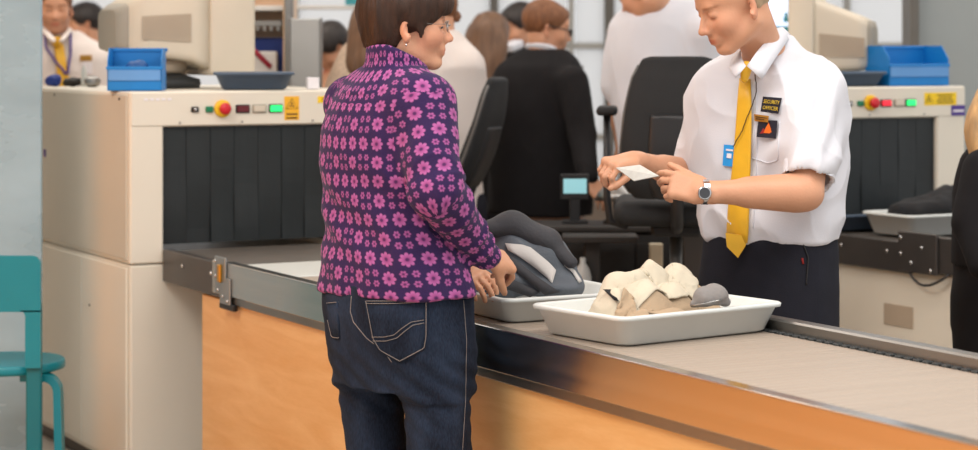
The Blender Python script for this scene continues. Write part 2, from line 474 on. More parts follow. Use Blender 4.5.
def drape(surf, rows, off=.003, thick=.002, m=8, smooth=2):
    """rows: list of lists of (px,py); a sheet laid on surf following them"""
    G = []
    for r in rows:
        r = np.array(r, float); t = np.linspace(0, len(r) - 1, m); pts = np.stack([np.interp(t, range(len(r)), r[:, i]) for i in (0, 1)], 1)
        G.append(pts)
    G = np.array(G); H, Wd = G.shape[:2]; O = np.full((H, Wd, 3), np.nan); Nn = np.zeros((H, Wd, 3))
    for i in range(H):
        for j in range(Wd):
            q = surf.hit(*G[i, j])
            if q is not None: O[i, j], Nn[i, j] = q
    dep = O[..., 1]; md = np.nanmean(dep)
    for i in range(H):
        for j in range(Wd):
            if np.isnan(O[i, j, 0]):
                row = dep[i]; v = np.nanmean(row) if not np.isnan(row).all() else md
                O[i, j] = P(G[i, j, 0], G[i, j, 1], v)
    for _ in range(smooth):
        dep = O[..., 1].copy(); pd = np.pad(dep, 1, mode='edge')
        dep2 = np.minimum(dep, (pd[:-2, 1:-1] + pd[2:, 1:-1] + pd[1:-1, :-2] + pd[1:-1, 2:]) / 4)
        for i in range(H):
            for j in range(Wd): O[i, j] = P(G[i, j, 0], G[i, j, 1], dep2[i, j])
    back = np.array([0, 1., 0]); V = []
    T = O - back * off
    V = np.concatenate([T.reshape(-1, 3), (T + back * thick).reshape(-1, 3)]); n = H * Wd; F = []
    for i in range(H - 1):
        for j in range(Wd - 1):
            a = i * Wd + j; F.append([a, a + 1, a + Wd + 1, a + Wd]); F.append([n + a, n + a + Wd, n + a + Wd + 1, n + a + 1])
    bd = [j for j in range(Wd)] + [i * Wd + Wd - 1 for i in range(1, H)] + [(H - 1) * Wd + j for j in range(Wd - 2, -1, -1)] + [i * Wd for i in range(H - 2, 0, -1)]
    for a, b_ in zip(bd, bd[1:] + bd[:1]): F.append([a, n + a, n + b_, b_])
    return V, F
# ------------------------------------------------------------------ people
def hframe(yaw, pitch=0., roll=0.):
    return rotz(yaw) @ roty(pitch) @ rotx(roll)

def add_head(Fd, o, R, s=1., fem=False, neck=None, neck_r=.055, jaw=1., ears=True, noseK=1.):
    g = lambda x, y, z: o + R @ (np.array([x, y, z]) * s)
    el = lambda c, r, k=.012, RR=None: Fd.add(ellipsoid(g(*c), np.array(r) * s, R if RR is None else R @ RR), k * s)
    if neck is not None:
        for i in range(len(neck) - 1): Fd.add(capsule(neck[i], neck[i + 1], neck_r * (1.0 if i == 0 else 1.), neck_r * 1.08), .03)
    el((-.016, 0, .034), (.096, .076, .085), .03)
    el((.034, 0, .036), (.058, .062, .056), .025)
    el((.034, 0, -.03), (.054, .056, .07), .02)
    el((.018, 0, -.068), (.052 * jaw, .053 * jaw, .036), .02)
    for y in (-1, 1):
        Fd.add(capsule(g(-.012, y * .052 * jaw, -.055), g(.062, y * .020, -.098), .014 * s, .014 * s), .025 * s)   # jaw line
    el((.070, 0, -.096), (.020, .022, .017), .014)
    for y in (-1, 1): el((.056, y * .038, -.027), (.026, .021, .022), .032)       # cheekbones
    Fd.add(capsule(g(.078, -.030, .020), g(.078, .030, .020), .012 * s, .012 * s), .014 * s)  # brow ridge
    for y in (-1, 1): Fd.cut(ellipsoid(g(.098, y * .033, -.001), np.array([.020, .020, .014]) * s, R), .012 * s)
    Fd.add(capsule(g(.083, 0, .012), g(.1065 * noseK, 0, -.030), .0075 * s, .0095 * s), .010 * s)
    el((.107 * noseK, 0, -.034), (.0115, .0105, .0095), .006)
    for y in (-1, 1): el((.097, y * .0115, -.038), (.0105, .0075, .008), .006)
    for y in (-1, 1): el((.086, y * .017, -.028), (.011, .010, .013), .010)
    el((.083, 0, -.060), (.014, .026, .022), .012)          # muzzle
    Fd.add(capsule(g(.0905, -.017, -.0625), g(.0905, .017, -.0625), .0048 * s, .0048 * s), .004 * s)
    Fd.add(capsule(g(.0935, -.006, -.0620), g(.0935, .006, -.0620), .0042 * s, .0042 * s), .005 * s)
    Fd.add(capsule(g(.0895, -.014, -.0725), g(.0895, .014, -.0725), .0060 * s, .0060 * s), .004 * s)
    Fd.cut(capsule(g(.099, -.020, -.0672), g(.099, .020, -.0672), .0022 * s, .0022 * s), .003 * s)
    for y in (-1, 1):                                       # lids over the balls
        el((.0755, y * .032, .002), (.0135, .0155, .0125), .004)
    if ears:
        for y in (-1, 1):
            E = rotz(y * .45) @ roty(-.18)
            Fd.add(ellipsoid(g(-.010, y * .080, -.014), np.array([.0165, .0065, .028]) * s, R @ E), .006 * s)
            Fd.cut(ellipsoid(g(-.003, y * .0875, -.010), np.array([.010, .0085, .018]) * s, R @ E), .003 * s)
            el((-.006, y * .078, -.039), (.009, .006, .009), .005)
    return g

def head_tint(V, o, R, s, brow=(.35, .25, .18), lips=(1.0, .55, .52), stub=0., cheek=.1, brow_on=True, fem=False):
    q = (V - o) @ R / s; T = np.ones((len(V), 3)); ay = np.abs(q[:, 1])
    inh = (np.abs(q[:, 0]) < .14) & (ay < .1) & (np.abs(q[:, 2]) < .14)
    # lips
    w = np.exp(-((q[:, 2] + .067) / .0075) ** 4) * np.exp(-(q[:, 1] / .021) ** 4) * (q[:, 0] > .083) * inh
    T = T * (1 - w[:, None]) + np.array(lips) * w[:, None]
    # brows
    if brow_on:
        zb = .0225 - .12 * (ay - .032) ** 1 * np.sign(ay - .032) * .6
        w = np.exp(-((q[:, 2] - zb) / .0042) ** 4) * np.exp(-((ay - .034) / .020) ** 6) * (q[:, 0] > .05) * inh * .85
        T = T * (1 - w[:, None]) + np.array(brow) * w[:, None]
        w = np.exp(-((q[:, 2] + .0055) / .0024) ** 2) * np.exp(-((ay - .032) / .014) ** 4) * (q[:, 0] > .066) * inh * .8   # lash line of a lowered lid
        T = T * (1 - w[:, None]) + np.array(brow) * .7 * w[:, None]
    w = np.exp(-(((q[:, 2] + .03) / .03) ** 2 + ((ay - .045) / .025) ** 2)) * (q[:, 0] > .02) * inh * cheek
    T = T * (1 - w[:, None] * np.array([0., .35, .3]))
    w = np.exp(-((q[:, 0] - .105) / .012) ** 2 - (q[:, 1] / .02) ** 2 - ((q[:, 2] + .034) / .016) ** 2) * .25 * inh
    T = T * (1 - w[:, None] * np.array([0., .4, .35]))
    w = (ay > .077) * (np.abs(q[:, 2] + .002) < .04) * (np.abs(q[:, 0] + .01) < .03) * inh * .3
    T = T * (1 - w[:, None] * np.array([0., .35, .35]))
    if stub:
        w = np.clip((-.040 - q[:, 2]) / .02, 0, 1) * (q[:, 0] > -.01) * inh * stub
        T = T * (1 - w[:, None] * np.array([.35, .38, .35]))
    return T

def add_hand(Fd, W, d, n, side, s=1., curls=None, thumb=None, spread=.06, thumb_curl=(.3, .4), fk=.002):
    """W wrist, d towards the fingers, n normal of the back of the hand, side=+1 if cross(d,n) points to the thumb"""
    d = nrm(d); n = nrm(n - d * (n @ d)); u = np.cross(d, n) * side
    R = np.stack([d, u, n], 1)
    Fd.add(capsule(W - d * .02, W + d * .012 * s, .026 * s, .025 * s, n, .78), .015)
    Fd.add(rbox(W + d * .05 * s, np.array([.046, .038, .0155]) * s, R, .015 * s), .016)
    Fd.add(ellipsoid(W + d * .035 * s + u * .022 * s - n * .006 * s, np.array([.032, .018, .017]) * s, R), .012)
    L = (.074, .082, .076, .060); curls = curls or [(.35, .45, .3)] * 4; tips = []
    for i in range(4):
        b = W + d * (.088 - .004 * abs(i - 1)) * s + u * (.029 - .0195 * i) * s
        a = (1.5 - i) * spread; dd = nrm(d * math.cos(a) + u * math.sin(a)); p = b; ang = 0
        r = (.0092, .0094, .0088, .0078)[i] * s
        Fd.add(ellipsoid(b + n * .003 * s, np.array([.012, .011, .010]) * s, R), .006)
        pts = [b - dd * .02 * s]; pts.append(b)
        for f, c in zip((.46, .30, .26), curls[i]):
            ang += c; p = p + (dd * math.cos(ang) - n * math.sin(ang)) * L[i] * f * s; pts.append(p)
        Fd.chain(pts, [r * 1.02, r * 1.02, r, r * .92, r * .82], fk, .006); tips.append(p)
    t = thumb if thumb is not None else (.55, .75, -.35)
    b = W + d * .018 * s + u * .024 * s - n * .006 * s
    v = nrm(d * t[0] + u * t[1] + n * t[2]); p1 = b + v * .046 * s
    v2 = nrm(v * math.cos(thumb_curl[0]) + nrm(d * .9 - u * .6) * math.sin(thumb_curl[0])); p2 = p1 + v2 * .034 * s
    v3 = nrm(v2 * math.cos(thumb_curl[1]) + nrm(d * .9 - u * .8) * math.sin(thumb_curl[1])); p3 = p2 + v3 * .026 * s
    Fd.chain([b, p1, p2, p3], [.0145 * s, .0118 * s, .0105 * s, .0088 * s], .003, .012)
    return tips

def obj_field(Fd, name, m, parent, amp=0, scale=8, axis=None, along=.25, seed=1, mask=None, uv=None, tint=None, soft=.5, post=None):
    V, F = Fd.mesh()
    if amp:
        V = wrinkle(V, F, amp, scale, axis, along, seed, mask(V) if mask else None, soft)
    if post: V = post(V, F)
    o = to_obj(name, V, F, M[m] if isinstance(m, str) else m, parent, uv=uv(V, F) if uv else None, tint=tint(V) if tint else None)
    return o, V, F

def hair_field(o, R, s, kind='short', h=.007):
    g = lambda x, y, z: o + R @ (np.array([x, y, z]) * s)
    Fd = Field(h)
    if kind in ('short', 'crop', 'trim'):
        e = {'short': .010, 'crop': .004, 'trim': .005}[kind]
        Fd.add(ellipsoid(g(-.018, 0, .036), (np.array([.098, .078, .087]) + e) * s, R))
        Fd.add(ellipsoid(g(.034, 0, .046), (np.array([.058, .062, .054]) + e) * s, R), .02)
        Fd.cut(ellipsoid(g(.105, 0, -.030 if kind != 'crop' else -.005), np.array([.095 if kind != 'crop' else .100, .085, .115 if kind == 'crop' else (.100 if kind == 'trim' else .085)]) * s, R), .01)
        Fd.cut(ellipsoid(g(.03, 0, -.085), np.array([.085, .2, .085]) * s, R), .01)
        Fd.cut(rbox(g(0, 0, -.13), np.array([.2, .2, .06]) * s, R), .02)
        if kind == 'crop':
            for y in (-1, 1): Fd.cut(ellipsoid(g(.058, y * .07, .005), np.array([.058, .05, .062]) * s, R), .006)
        for y in (-1, 1): Fd.cut(ellipsoid(g(-.004, y * .09, -.014), np.array([.026, .03, .033]) * s, R), .006)
    return Fd, g

def strands(V, F, R, amp=.003, n=120, seed=3):
    N = vnormals(V, F); Q = V @ R
    d = noise3(np.stack([Q[:, 0] * n * .8, Q[:, 1] * n * .8, Q[:, 2] * n * .12], 1), seed)
    return V + N * (d * amp)[:, None]

def std_st(Hh, w=1., dp=1., lean=lambda z: (0., 0.), base=(0, 0), belly=0.):
    T = [(.46, .085, .14), (.50, .110, .168), (.545, .113, .168), (.60, .103, .150), (.66, .105, .150), (.73, .118, .168), (.785, .108, .172), (.82, .082, .14), (.845, .060, .085), (.87, .05, .055)]
    out = []
    for z, rx, ry in T:
        lx, ly = lean(z * Hh); b = belly * math.exp(-((z - .62) / .06) ** 2)
        out.append((z * Hh, base[0] + lx, base[1] + ly, (rx * dp + b) * Hh / 1.75, ry * w * Hh / 1.75))
    return out

def person(label, group, base, yaw, Hh, head, arms, top, legs_mat='dark_trousers', w=1., dp=1., lean=lambda z: (0., 0.), belly=0., h=.009, skin='skin',
           hair='short', hair_mat='hair_brown', sleeve='long', st=None, hem=.50, hand=True, brow=(.35, .25, .18), stub=0., top_name='shirt', amp=.006, hs=1., shoe='black_leather',
           neck_r=.054, extra=None, legs=None, infl=.014, curls=None, topseed=1, sleeve_r=1.):
    """head: (origin, yaw, pitch, roll).  arms: {side: (shoulder, elbow, wrist, hand dir, back-of-hand normal)}"""
    bx, by = base
    root = thing('person', label, 'person', (bx, by, 0), 0, group)
    st = sorted(st or std_st(Hh, w, dp, lean, base, belly))
    ho, hy, hp, hr = head; R = hframe(hy, hp, hr)
    c, s_ = math.cos(yaw), math.sin(yaw); left = np.array([-s_, c, 0]); fwd = np.array([c, s_, 0])
    B = Field(h)
    body_st = [(z, x, y, rx * .88, ry * .88) for z, x, y, rx, ry in st]
    B.add(loft(body_st, yaw, 0.))
    z9 = body_st[-2]; nb = np.array([z9[1], z9[2], z9[0] - .01])
    add_head(B, ho, R, hs, neck=[nb, ho + R @ (np.array([-.022, 0, -.055]) * hs)], neck_r=neck_r)
    hipz = .50 * Hh; hip0 = np.interp(hipz, [a[0] for a in st], [a[1] for a in st]), np.interp(hipz, [a[0] for a in st], [a[2] for a in st])
    LG = {}
    for sd in (-1, 1):
        if legs: hp_, kn, an = (np.asarray(q, float) for q in legs[sd])
        else:
            q = left * sd * .085 * w
            hp_ = np.array([hip0[0], hip0[1], hipz]) + q; kn = np.array([bx, by, .27 * Hh]) + q * 1.05; an = np.array([bx, by, .05 * Hh]) + q * 1.1
        LG[sd] = (hp_, kn, an)
        B.chain([hp_, kn, an], [.078, .05, .034], .01, .03)
        B.add(ellipsoid(an + fwd * .06 + np.array([0, 0, -.045]), (.11, .035, .03), rotz(yaw)), .02)
    for sd, A in arms.items():
        sh, el, wr = (np.asarray(q, float) for q in A[:3])
        B.chain([sh, el, wr], [.044, .036, .025], .008, .03)
        if sleeve == 'short': B.add(capsule(el + (wr - el) * .18, el + (wr - el) * .5, .039, .031), .02)
        if hand: add_hand(B, wr, A[3], A[4], sd * (1 if len(A) < 6 else A[5]), hs * .98, curls=curls[sd] if curls else None)
    V, F = B.mesh()
    T = head_tint(V, ho, R, hs, brow=brow, stub=stub)
    to_obj('body', V, F, M[skin], root, tint=T)
    # clothes
    S = Field(h); S.add(loft(st, yaw, infl, zr=(hem * Hh, st[-1][0] - .006)))
    for sd, A in arms.items():
        sh, el, wr = (np.asarray(q, float) for q in A[:3]); q = infl
        if sleeve == 'long':
            e = el + (wr - el) * .94; S.chain([sh, el, e], [(.056 + q) * sleeve_r, (.046 + q) * sleeve_r, (.032 + q * .8) * sleeve_r], .012, .05)
        else:
            e = sh + (el - sh) * .80; S.chain([sh, e], [(.058 + q) * sleeve_r, (.058 + q) * sleeve_r], .01, .05)
    top_o, tV, tF = obj_field(S, top_name, top, root, amp, 7., axis=(0, 0, 1), along=.45, seed=topseed)
    Tr = Field(h); Tr.add(loft([q for q in st], yaw, infl * .6, zr=(.47 * Hh, .60 * Hh)))
    for sd in (-1, 1):
        hp_, kn, an = LG[sd]; Tr.chain([hp_ + np.array([0, 0, .02]), kn, an + np.array([0, 0, .01])], [.098, .076, .062], .01, .04)
    obj_field(Tr, 'trousers', legs_mat, root, .006, 7., axis=(0, 0, 1), along=.5, seed=4)
    for sd in (-1, 1):
        an = LG[sd][2]; Sh = Field(h * .8)
        Sh.add(capsule(an + np.array([0, 0, -.0]), an + np.array([0, 0, -.03]), .045, .045))
        Sh.add(ellipsoid(an + fwd * .07 + np.array([0, 0, -an[2] + .042]), (.14, .05, .04), rotz(yaw)), .03)
        Sh.cut(rbox((an[0], an[1], -.1), (.4, .4, .1)), 0)
        obj_field(Sh, 'shoe', shoe, root)
    if hair in ('short', 'crop', 'trim'):
        Hf, g = hair_field(ho, R, hs, hair, .006)
        obj_field(Hf, 'hair', hair_mat, root, post=lambda V, F: strands(V, F, R, .002))
    elif callable(hair): hair(root, ho, R, hs)
    return root, (tV, tF), (V, F), R

def collar_band(root, name, m, pts_r, h=.006):
    Fd = Field(h)
    for (a, b, ra, rb) in pts_r: Fd.add(capsule(a, b, ra, rb), .01)
    return obj_field(Fd, name, m, root)
# ------------------------------------------------------------------ materials of the place
mk('skin', (206, 152, 120), .5, var=.05, vscale=14, bump=.15, bscale=140, attr='tint')
mk('skin_pale', (232, 176, 148), .5, var=.05, vscale=14, bump=.15, bscale=140, attr='tint')
M['skin'].node_tree.nodes['Principled BSDF'].inputs['Subsurface Weight'].default_value = .06
M['skin'].node_tree.nodes['Principled BSDF'].inputs['Subsurface Radius'].default_value = (.01, .004, .002)
mk('hair_brown', (54, 35, 25), .55, var=.45, spec=.3, vscale=60, stretch=(1, 1, .12), bump=.6, bscale=220)
mk('hair_dark', (38, 30, 27), .5, var=.4, vscale=60, stretch=(1, 1, .12), bump=.5, bscale=200)
mk('hair_ginger', (120, 76, 45), .6, var=.3, vscale=70, stretch=(1, 1, .15), bump=.5, bscale=200)
mk('hair_light', (176, 152, 122), .7, var=.2, vscale=90, stretch=(1, 1, .2), bump=.5, bscale=200)
mk('hair_chestnut', (110, 80, 58), .5, var=.35, vscale=50, stretch=(1, 1, .12), bump=.5, bscale=180)
mk('hair_blonde', (186, 146, 98), .5, var=.35, vscale=50, stretch=(1, 1, .1), bump=.5, bscale=180)
mk('white_shirt', (216, 217, 224), .8, var=.02, bump=.15, bscale=300)
mk('cream_shirt', (222, 212, 206), .8, var=.02, bump=.15, bscale=300)
mk('beige_lace', (206, 182, 160), .85, var=.2, vscale=70, bump=.5, bscale=120)
mk('black_suit', (22, 20, 22), .85, var=.2, vscale=20, bump=.2, bscale=300, spec=.25)
mk('dark_trousers', (30, 31, 40), .85, var=.15, vscale=20, bump=.2, bscale=300, spec=.25)
mk('black_leather', (24, 22, 22), .4, var=.2)
mk('yellow_satin', (232, 178, 28), .42, var=.05, vscale=30, sheen=.3)
mk('scanner_enamel', (224, 217, 202), .45, var=.025, vscale=2.5, bump=.04, bscale=200)
mk('scanner_enamel_dark', (200, 193, 178), .5, var=.03, vscale=3)
mk('crt_plastic', (216, 204, 184), .55, var=.03, bump=.1, bscale=300)
mk('crt_grey', (160, 152, 138), .6, var=.04, bump=.1, bscale=200)
mk('crt_vent', (176, 160, 140), .65, var=.05)
mk('dark_rubber', (44, 47, 48), .6, var=.15, vscale=8, bump=.1)
mk('lead_curtain', (25, 31, 33), .5, var=.25, vscale=5, stretch=(3, 3, .4), bump=.15, bscale=30)
mk('belt_black', (92, 86, 80), .45, var=.08)
mk('belt_tan', (156, 143, 130), .5, var=.05, vscale=4, stretch=(.4, 6, 1))
mk('plate_light', (206, 208, 204), .35, var=.03)
mk('steel', (208, 204, 198), .2, 1., var=.06, vscale=5, stretch=(1, .1, 8), rvar=.06)
mk('steel_dull', (150, 148, 145), .38, 1., var=.08, vscale=6)
mk('steel_dark', (84, 80, 78), .38, .6, var=.12, vscale=6)
mk('bracket_metal', (150, 158, 162), .35, .7, var=.1)
mk('chrome', (200, 200, 200), .12, 1., var=.02)
mk('brass', (200, 150, 60), .3, .8, var=.05)
M['birch'] = wood_mat('birch', (214, 160, 98), (230, 184, 126))
M['birch_wall'] = wood_mat('birch_wall', (244, 176, 104), (250, 196, 128), .5)
mk('tray_white', (214, 218, 216), .42, var=.04, vscale=5)
mk('tray_grey', (120, 134, 150), .5, var=.06, vscale=6)
mk('tray_slate', (72, 88, 108), .5, var=.06, vscale=6)
mk('bin_blue', (8, 122, 196), .45, var=.06, vscale=10)
mk('bin_label', (96, 150, 208), .5, var=.05)
mk('blue_dark', (12, 78, 140), .5, var=.1)
mk('teal_paint', (0, 126, 140), .4, var=.05, vscale=6)
mk('teal_edge', (0, 106, 116), .5, var=.05)
mk('frosted_glass', (160, 186, 198), .28, var=.16, vscale=2.2, stretch=(1, 1, 2.4), trans=.12, rvar=.1)
mk('chair_black', (23, 24, 26), .75, var=.15, vscale=15, bump=.2, bscale=250)
mk('chair_plastic', (34, 34, 36), .45, var=.1)
mk('chair_edge', (92, 90, 88), .4, var=.08)
mk('beige_plastic', (196, 184, 160), .5, var=.04)
mk('red_plastic', (200, 26, 40), .35, var=.04)
mk('yellow_plastic', (238, 190, 20), .4, var=.03)
mk('label_yellow', (240, 178, 40), .5, var=.03)
mk('label_bright', (246, 206, 20), .5, var=.03)
mk('label_ink', (56, 40, 22), .6, var=.05)
mk('label_purple', (74, 52, 140), .5, var=.05)
mk('label_white', (226, 222, 228), .5, var=.03)
mk('lamp_green', (40, 235, 120), .4, emit=.9)
mk('lamp_red', (235, 40, 60), .4, emit=.6)
mk('lamp_dark_red', (96, 26, 34), .3, var=.1)
mk('lamp_clear', (206, 196, 178), .3, var=.1)
mk('green_plastic', (20, 120, 82), .4, var=.05)
mk('black_plastic', (24, 24, 26), .45, var=.08)
mk('gold_plate', (190, 140, 58), .35, .5, var=.1)
mk('patch_black', (26, 24, 40), .8, var=.1)
mk('patch_yellow', (214, 182, 50), .8, var=.1)
mk('flame_orange', (236, 112, 24), .7, var=.1)
mk('flame_red', (150, 30, 24), .7, var=.2)
mk('badge_blue', (40, 150, 222), .4, var=.05)
mk('watch_face', (60, 62, 66), .2, var=.1)
mk('paper', (196, 196, 190), .6, var=.10, vscale=45)
mk('paper_white', (232, 228, 232), .6, var=.03)
mk('jacket_cream', (200, 190, 170), .85, var=.04, vscale=12, bump=.3, bscale=120)
mk('jacket_beige', (170, 148, 122), .85, var=.06, vscale=12, bump=.3, bscale=120)
mk('cap_grey', (132, 128, 126), .85, var=.08, vscale=14, bump=.3, bscale=150)
mk('pack_dark', (62, 62, 66), .8, var=.15, vscale=10, bump=.35, bscale=120)
mk('pack_slate', (92, 98, 106), .8, var=.10, vscale=10, bump=.35, bscale=120)
mk('pack_light', (202, 198, 194), .8, var=.05, bump=.2, bscale=120)
mk('black_cloth', (22, 22, 25), .85, var=.2, vscale=12, bump=.4, bscale=100)
mk('dark_void', (26, 24, 24), .7, var=.2, vscale=5)
mk('dark_wood', (34, 29, 26), .6, var=.15, vscale=8)
mk('grey_panel', (150, 156, 156), .6, var=.03, vscale=3)
mk('grey_box', (176, 176, 174), .5, var=.04)
mk('floor_mat', (176, 168, 158), .35, var=.05, vscale=1.5, rvar=.05)
mk('floor_wood', (226, 160, 96), .35, var=.08, vscale=2)
mk('dark_wall', (120, 106, 94), .6, var=.1)
mk('mullion', (172, 170, 164), .5, .3, var=.05)
mk('mullion_dark', (104, 100, 94), .5, .3, var=.05)
mk('blind', (232, 232, 230), .7, var=.02)
mk('wall_white', (226, 222, 218), .7, var=.02)
mk('shelf_white', (226, 222, 216), .6, var=.03)
mk('soft_blue', (90, 130, 190), .6, var=.1)
mk('soft_teal', (60, 150, 160), .6, var=.1)
mk('soft_red', (170, 40, 60), .6, var=.1)
mk('soft_tan', (200, 160, 110), .6, var=.1)
mk('soft_navy', (22, 52, 130), .6, var=.1)
mk('frame_warm', (226, 196, 166), .5, var=.04)
mk('screen_white', (206, 220, 244), .4, emit=.95)
mk('screen_blue', (130, 160, 216), .4, emit=.7)
mk('screen_pale', (140, 196, 206), .4, emit=.45)
mk('screen_teal', (40, 120, 130), .4, emit=.4)
mk('shoe_suede', (70, 60, 52), .8, var=.1)
mk('denim_thread', (130, 122, 118), .8, var=.2)
mk('glass_lens', (250, 250, 250), .02, trans=1., var=.0); M['glass_lens'].node_tree.nodes['Principled BSDF'].inputs['IOR'].default_value = 1.02
mk('eye_white', (226, 218, 212), .25, var=.02)
mk('eye_iris', (50, 60, 66), .2, var=.1)
M['fleece'] = fleece_mat()

def denim_mat():
    m = bpy.data.materials.new('denim'); m.use_nodes = True; nt = m.node_tree; b = nt.nodes['Principled BSDF']; L = nt.links.new
    tc = nt.nodes.new('ShaderNodeTexCoord'); n1 = nt.nodes.new('ShaderNodeTexNoise'); n1.inputs['Scale'].default_value = 7; n1.inputs['Detail'].default_value = 6
    mp = nt.nodes.new('ShaderNodeMapping'); mp.inputs['Scale'].default_value = (1, 1, .45); L(tc.outputs['Object'], mp.inputs[0]); L(mp.outputs[0], n1.inputs[0])
    n2 = nt.nodes.new('ShaderNodeTexNoise'); n2.inputs['Scale'].default_value = 330; n2.inputs['Detail'].default_value = 2
    mp2 = nt.nodes.new('ShaderNodeMapping'); mp2.inputs['Scale'].default_value = (1, 1, .25); L(tc.outputs['Object'], mp2.inputs[0]); L(mp2.outputs[0], n2.inputs[0])
    x = NX(nt); f = x.m('ADD', x.m('MULTIPLY', n1.outputs['Fac'], .8), x.m('MULTIPLY', n2.outputs['Fac'], .4))
    cr = nt.nodes.new('ShaderNodeValToRGB'); cr.color_ramp.elements[0].position = .45; cr.color_ramp.elements[1].position = .85
    cr.color_ramp.elements[0].color = lin((17, 23, 36)); cr.color_ramp.elements[1].color = lin((46, 59, 80))
    L(f, cr.inputs[0]); L(cr.outputs[0], b.inputs['Base Color']); b.inputs['Roughness'].default_value = .9; b.inputs['Specular IOR Level'].default_value = .2
    bp = nt.nodes.new('ShaderNodeBump'); bp.inputs['Strength'].default_value = .3; bp.inputs['Distance'].default_value = .002
    L(n2.outputs['Fac'], bp.inputs['Height']); L(bp.outputs[0], b.inputs['Normal'])
    return m
M['denim'] = denim_mat()

# ------------------------------------------------------------------ camera, light
cam = bpy.data.cameras.new('camera'); camo = bpy.data.objects.new('camera', cam); COL.objects.link(camo)
camo.location = (0, 0, CAMZ); camo.rotation_euler = (PI / 2, 0, 0)
cam.sensor_width = 36; cam.lens = FPX / 978 * 36; cam.shift_y = -(225 - HY) / 978
cam.dof.use_dof = True; cam.dof.focus_distance = 5.7; cam.dof.aperture_fstop = 3.2
sc.camera = camo
w = bpy.data.worlds.new('world'); sc.world = w; w.use_nodes = True
bg = w.node_tree.nodes['Background']; bg.inputs[0].default_value = (.975, .985, 1, 1); bg.inputs[1].default_value = .95
def area(name, loc, rot, sx, sy, e, col):
    l = bpy.data.lights.new(name, 'AREA'); l.shape = 'RECTANGLE'; l.size = sx; l.size_y = sy; l.energy = e; l.color = col
    o = bpy.data.objects.new(name, l); COL.objects.link(o); o.location = loc; o.rotation_euler = rot; return o
area('ceiling_lamp', (-2.5, 3.5, 4.4), (0, R_(0), 0), 2.6, 2.6, 190, (1, .96, .91))
area('ceiling_lamp', (1.5, 3.8, 4.4), (0, 0, 0), 2.6, 2.6, 150, (1, .96, .91))
area('ceiling_lamp', (-2, 9.5, 4.4), (0, 0, 0), 4, 2.5, 110, (1, .93, .84))
area('ceiling_lamp', (3, 9.5, 4.4), (0, 0, 0), 4, 2.5, 90, (1, .95, .9))
sc.view_settings.view_transform = 'Standard'; sc.view_settings.look = 'None'; sc.view_settings.exposure = 0; sc.view_settings.gamma = 1

# ------------------------------------------------------------------ setting
def struct(mb, name, m): o = mb.build(name, m); tag(o, kind='structure'); return o
mb = MB(); mb.b2(-7, 7, 1, 15, -.1, 0, .001); struct(mb, 'floor', 'floor_mat')
mb = MB(); mb.b2(-4.3, -4.2, 1.0, 7.5, 0, 2.9, .001); struct(mb, 'wall_added_birch', 'birch_wall')  # unseen birch wall, added so the steel rail reflects orange
mb = MB(); mb.b2(-4.32, -4.22, 7.5, 9.0, 0, 2.9, .001); struct(mb, 'wall_added_dark', 'dark_wall')  # unseen dark stretch, added for the dark part of the rail's reflection
mb = MB(); mb.b2(-4.3, -4.2, 9.0, 14.0, 0, 2.9, .001); struct(mb, 'wall_added_rear', 'frame_warm')  # unseen paler stretch, added to lighten the rail's reflection near the tunnel
mb = MB(); mb.b2(-4.2, -1.75, 1.0, 7.45, .0, .004, .001); struct(mb, 'floor_added_strip', 'floor_wood')  # out-of-view orange floor, added to warm the reflection in the rail's near end
mb = MB(); mb.b2(-7, 7, .6, 14.6, 4.6, 4.7, .001); struct(mb, 'ceiling', 'wall_white')

# window wall at the back: posts, rails, sill wall and frosted panes
YB = 14.0
def bx_(px): return (px - CX) / FPX * YB
def bz_(py): return CAMZ - (py - HY) / FPX * YB
mb = MB(); mb.b2(bx_(40), bx_(1040), YB - .1, YB + .1, 0, bz_(232), .004); struct(mb, 'wall_back', 'wall_white')
cols_px = [40, 150, 235, 296, 372, 440, 494, 571, 609, 716, 790, 846, 958, 1040]
n = 0
for a, b in zip(cols_px[:-1], cols_px[1:]):
    n += 1
    mb = MB(); mb.b2(bx_(a) + .03, bx_(b) - .03, YB - .012, YB + .012, bz_(230), bz_(-60), .001)
    o = mb.build('window_%d' % n, 'blind'); tag(o, kind='structure')
M['blind'].node_tree.nodes['Principled BSDF'].inputs['Transmission Weight'].default_value = 0
# frosted panes let daylight through
nt = M['blind'].node_tree; tr = nt.nodes.new('ShaderNodeBsdfTranslucent'); tr.inputs[0].default_value = (.97, .97, .97, 1)
tp = nt.nodes.new('ShaderNodeBsdfTransparent'); tp.inputs[0].default_value = (.98, .98, .98, 1)
mx1 = nt.nodes.new('ShaderNodeMixShader'); mx1.inputs[0].default_value = .55
mx2 = nt.nodes.new('ShaderNodeMixShader'); mx2.inputs[0].default_value = .8
nt.links.new(tr.outputs[0], mx1.inputs[1]); nt.links.new(tp.outputs[0], mx1.inputs[2])
nt.links.new(nt.nodes['Principled BSDF'].outputs[0], mx2.inputs[1]); nt.links.new(mx1.outputs[0], mx2.inputs[2])
nt.links.new(mx2.outputs[0], nt.nodes['Material Output'].inputs[0])
k = 0
for px, wd in [(40, 2), (150, 2), (235, 2), (296, 3), (372, 3), (440, 2), (494, 5), (571, 2), (609, 6), (716, 3), (790, 3), (846, 2), (958, 3), (1040, 2)]:
    k += 1; mb = MB(); x = bx_(px); hw = wd / FPX * YB / 2 + .012
    mb.b2(x - hw, x + hw, YB - .07, YB + .03, bz_(232), bz_(-60), .004); struct(mb, 'trim_%d' % k, 'mullion_dark' if px in (494, 609) else 'mullion')
for py in (-60, 46, 137):
    k += 1; mb = MB(); mb.b2(bx_(40), bx_(1040), YB - .05, YB + .02, bz_(py) - .02, bz_(py) + .02, .004); struct(mb, 'trim_%d' % k, 'mullion')
